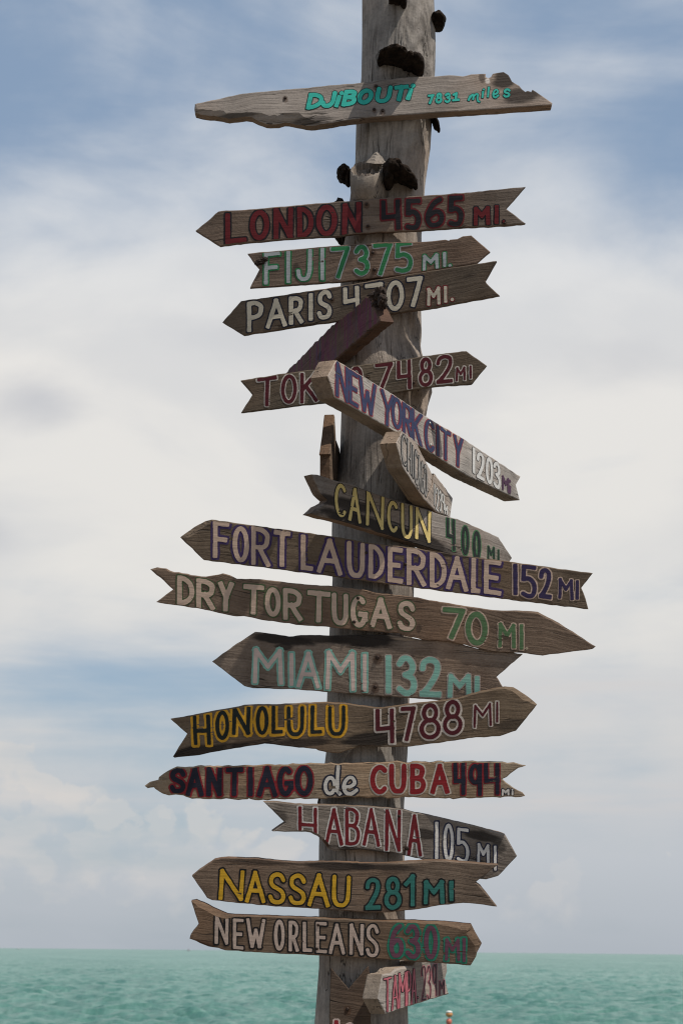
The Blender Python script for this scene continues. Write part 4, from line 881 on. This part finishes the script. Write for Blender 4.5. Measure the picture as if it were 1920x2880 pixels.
sign('dark board reading NEW ORLEANS 630 MI in grey-beige and purple-green, lowest arrow, pointing right',
  Z(X6, [(52, 42, 3), (90, 36, 10), (150, 60, 17), (260, 115, 16), (340, 150, 10), (400, 155, 4), (500, 158), (700, 165), (1080, 178), (1370, 192)]) +
  Z(X7, [(200, 195), (480, 195, 4), (700, 203, 5), (900, 208, 6), (1120, 225, 12), (1275, 240, 22), (1390, 450, 22), (1335, 545, 5), (1325, 590, 4), (1265, 688), (900, 662), (540, 636), (300, 616)]) +
  Z(X6, [(1080, 478), (700, 457), (330, 437), (270, 417), (190, 406, 5), (90, 362, 6), (38, 342), (45, 315), (112, 225)]),
  [W_(X6, 26, 12, (194, 172, 156), (22, 20, 20), [('N', 240, 352, 155, 385), ('E', 385, 470, 183, 427), ('W', 492, 645, 183, 415), ('O', 715, 800, 190, 437), ('R', 832, 912, 200, 443), ('L', 945, 1020, 208, 447), ('E', 1050, 1138, 208, 457), ('A', 1153, 1282, 220, 467), ('N', 1318, 1432, 225, 472), ('S', 1450, 1552, 225, 490)], m=.05, k=NAME, wear=.3),
   W_(X7, 48, 24, (108, 66, 82), (42, 124, 98), [('6', 368, 528, 228, 600), ('3', 548, 712, 235, 612), ('0', 752, 902, 245, 620)], m=.04, k=DISTN, wear=.35),
   W_(X7, 34, 20, (108, 66, 82), (42, 124, 98), [('M', 980, 1150, 390, 635), ('I', 1170, 1212, 385, 650)], m=.05, k=DISTN, wear=.5)],
  yaw=0, tip=-8, t=.032, lift=.006, tint=(.96, .86, .74), nails=[(X6, 1068, 232, 12), (X6, 1058, 422, 12)],
  stains_highlights=[(X7, 1200, 420, 160, 150, .5, (.05, .03, .016)), (X6, 150, 390, 150, 40, .7, (.07, .03, .015)), (X6, 1070, 232, 30, 22, .8, (.09, .035, .012))])

sign('short pale board reading TAMPA 239 in pink letters, below the New Orleans sign',
  Z(X7, [(330, 1222), (245, 1055), (295, 785, 4), (400, 765, 5), (440, 722, 6), (560, 692, 6), (640, 690, 5), (660, 640), (1000, 640), (1008, 750), (985, 832), (1025, 1003), (900, 1040), (770, 1078), (500, 1165)]),
  [W_(X7, 17, 9, (172, 92, 102), (50, 26, 30), [('T', 305, 388, 822, 1195), ('A', 392, 468, 795, 1185), ('M', 472, 552, 765, 1172), ('P', 558, 604, 745, 1150), ('A', 608, 668, 722, 1112), ('.', 670, 690, 1022, 1062)], m=-.25, kx=.55, k=NAME, wear=.5),
   W_(X7, 15, 7, (56, 28, 38), (176, 112, 118), [('2', 722, 770, 690, 1072), ('3', 782, 826, 690, 1062), ('9', 840, 888, 672, 1025), ('M', 916, 976, 850, 1025)], m=-.2, kx=.55, k=DISTN, wear=.5)],
  yaw=62, t=.040, lift=.002, light=(0.36, 0.325, 0.29), dark=(0.13, 0.115, 0.10), side=(.85, .76, .66))

sign('dark upright board with a V-notched top and red lettering at the foot of the picture',
  Z(X8, [(275, 160), (470, 395), (690, 138), (712, 500), (722, 1300), (480, 1600), (250, 1300), (258, 600)]),
  [W_(X8, 44, 16, (128, 18, 28), (190, 170, 160), [('A', 268, 402, 740, 1030), ('O', 420, 548, 782, 1040)], k=NAME, wear=.3)],
  yaw=0, t=.022, lift=.0, name='upright_board', tint=(.52, .47, .43), nails=[(X8, 458, 620, 20)])

# ---------------------------------------------------------------- swimming-area marker and far boats
def lathe(prof, n=20):
    vs, fs = [], []
    for r_, z in prof:
        for i in range(n):
            a = 2 * math.pi * i / n; vs.append((r_ * math.cos(a), r_ * math.sin(a), z))
    for j in range(len(prof) - 1):
        for i in range(n):
            k = (i + 1) % n; fs.append((j * n + i, j * n + k, (j + 1) * n + k, (j + 1) * n + i))
    fs.append(tuple(range(n - 1, -1, -1))); fs.append(tuple((len(prof) - 1) * n + i for i in range(n)))
    return vs, fs
M_ORA = plain_mat('buoy_orange', (0.55, 0.24, 0.08), 0.5, 0, 0.15, 8); M_REDO = plain_mat('buoy_red', (0.58, 0.14, 0.09), 0.5, 0, 0.15, 8)
M_WHI = plain_mat('buoy_white', (0.74, 0.73, 0.68), 0.5, 0, 0.1, 8)
by = 76.0; bpos = on_y(1261, 2884, by)
bu = bpy.data.objects.new('marker_buoy', None); C.objects.link(bu); bu.location = (bpos.x, by, SEA_Z); bu.rotation_euler = (0, R(2), 0)
tag(bu, 'small orange and white marker buoy standing in the sea beside the trunk', 'buoy')
k = by / FPX
def zpx(py): return (2884 - py) * k
mesh_obj('pole', *lathe([(0.035, -0.3), (0.035, zpx(2855))]), M_WHI, bu, True)
mesh_obj('float', *lathe([(0.03, zpx(2880)), (0.055, zpx(2877)), (0.085, zpx(2870)), (0.085, zpx(2864)), (0.05, zpx(2860)), (0.035, zpx(2859))]), M_REDO, bu, True)
mesh_obj('top_band', *lathe([(0.04, zpx(2855)), (0.085, zpx(2853)), (0.105, zpx(2849)), (0.10, zpx(2845)), (0.08, zpx(2843.6))]), M_ORA, bu, True)
mesh_obj('cap', *lathe([(0.082, zpx(2843.5)), (0.10, zpx(2842)), (0.085, zpx(2839.5)), (0.03, zpx(2838))]), M_WHI, bu, True)
def hull(L, Wd, H):
    vs, fs = [], []; n = 13
    for i in range(n):
        f = i / (n - 1); w_ = Wd / 2 * (1 - max(0, (f - 0.5) / 0.5) ** 2.2) + 0.02; sh = H * (1 + 0.25 * f * f)
        x = L * (f - 0.5)
        vs += [(x, -w_, sh), (x, -w_ * 0.7, -0.3), (x, w_ * 0.7, -0.3), (x, w_, sh)]
    for i in range(n - 1):
        for k_ in range(4):
            q = (k_ + 1) % 4; fs.append((i * 4 + k_, i * 4 + q, (i + 1) * 4 + q, (i + 1) * 4 + k_))
    fs += [(3, 2, 1, 0), tuple((n - 1) * 4 + i for i in range(4))]
    return vs, fs
def box(x0, x1, y0, y1, z0_, z1_, taper=0.9):
    c = ((x0 + x1) / 2, (y0 + y1) / 2)
    vs = [(x, y, z0_) for x, y in ((x0, y0), (x1, y0), (x1, y1), (x0, y1))] + [(c[0] + (x - c[0]) * taper, c[1] + (y - c[1]) * taper, z1_) for x, y in ((x0, y0), (x1, y0), (x1, y1), (x0, y1))]
    return vs, [(3, 2, 1, 0), (4, 5, 6, 7), (0, 1, 5, 4), (1, 2, 6, 5), (2, 3, 7, 6), (3, 0, 4, 7)]
M_HULL = plain_mat('boat_white', (0.62, 0.62, 0.60), 0.5, 0, 0.05, 2); M_GREY = plain_mat('boat_grey', (0.34, 0.32, 0.33), 0.6, 0, 0.1, 2)
def boat(px, dist, label, mat, mast):
    p = on_y(px, 2668, dist)
    o = bpy.data.objects.new('boat', None); C.objects.link(o); o.location = (p.x, dist, SEA_Z); o.rotation_euler = (0, 0, R(20 if mast else 175))
    tag(o, label, 'boat')
    mesh_obj('hull', *hull(7, 2.4, 0.9), mat, o)
    mesh_obj('cabin', *box(-1.6, 1.2, -0.8, 0.8, 0.9, 2.3), mat, o)
    if mast:
        mesh_obj('mast', *lathe([(0.12, 0.9), (0.06, 6.2)], 8), mat, o)
        mesh_obj('tower', *box(-0.9, 0.7, -0.7, 0.7, 2.3, 3.9, 0.8), mat, o)
boat(531, 4600, 'tiny grey boat with a mast on the horizon left of the New Orleans sign', M_GREY, True)
boat(52, 4800, 'tiny white boat on the horizon at the far left', M_HULL, False)
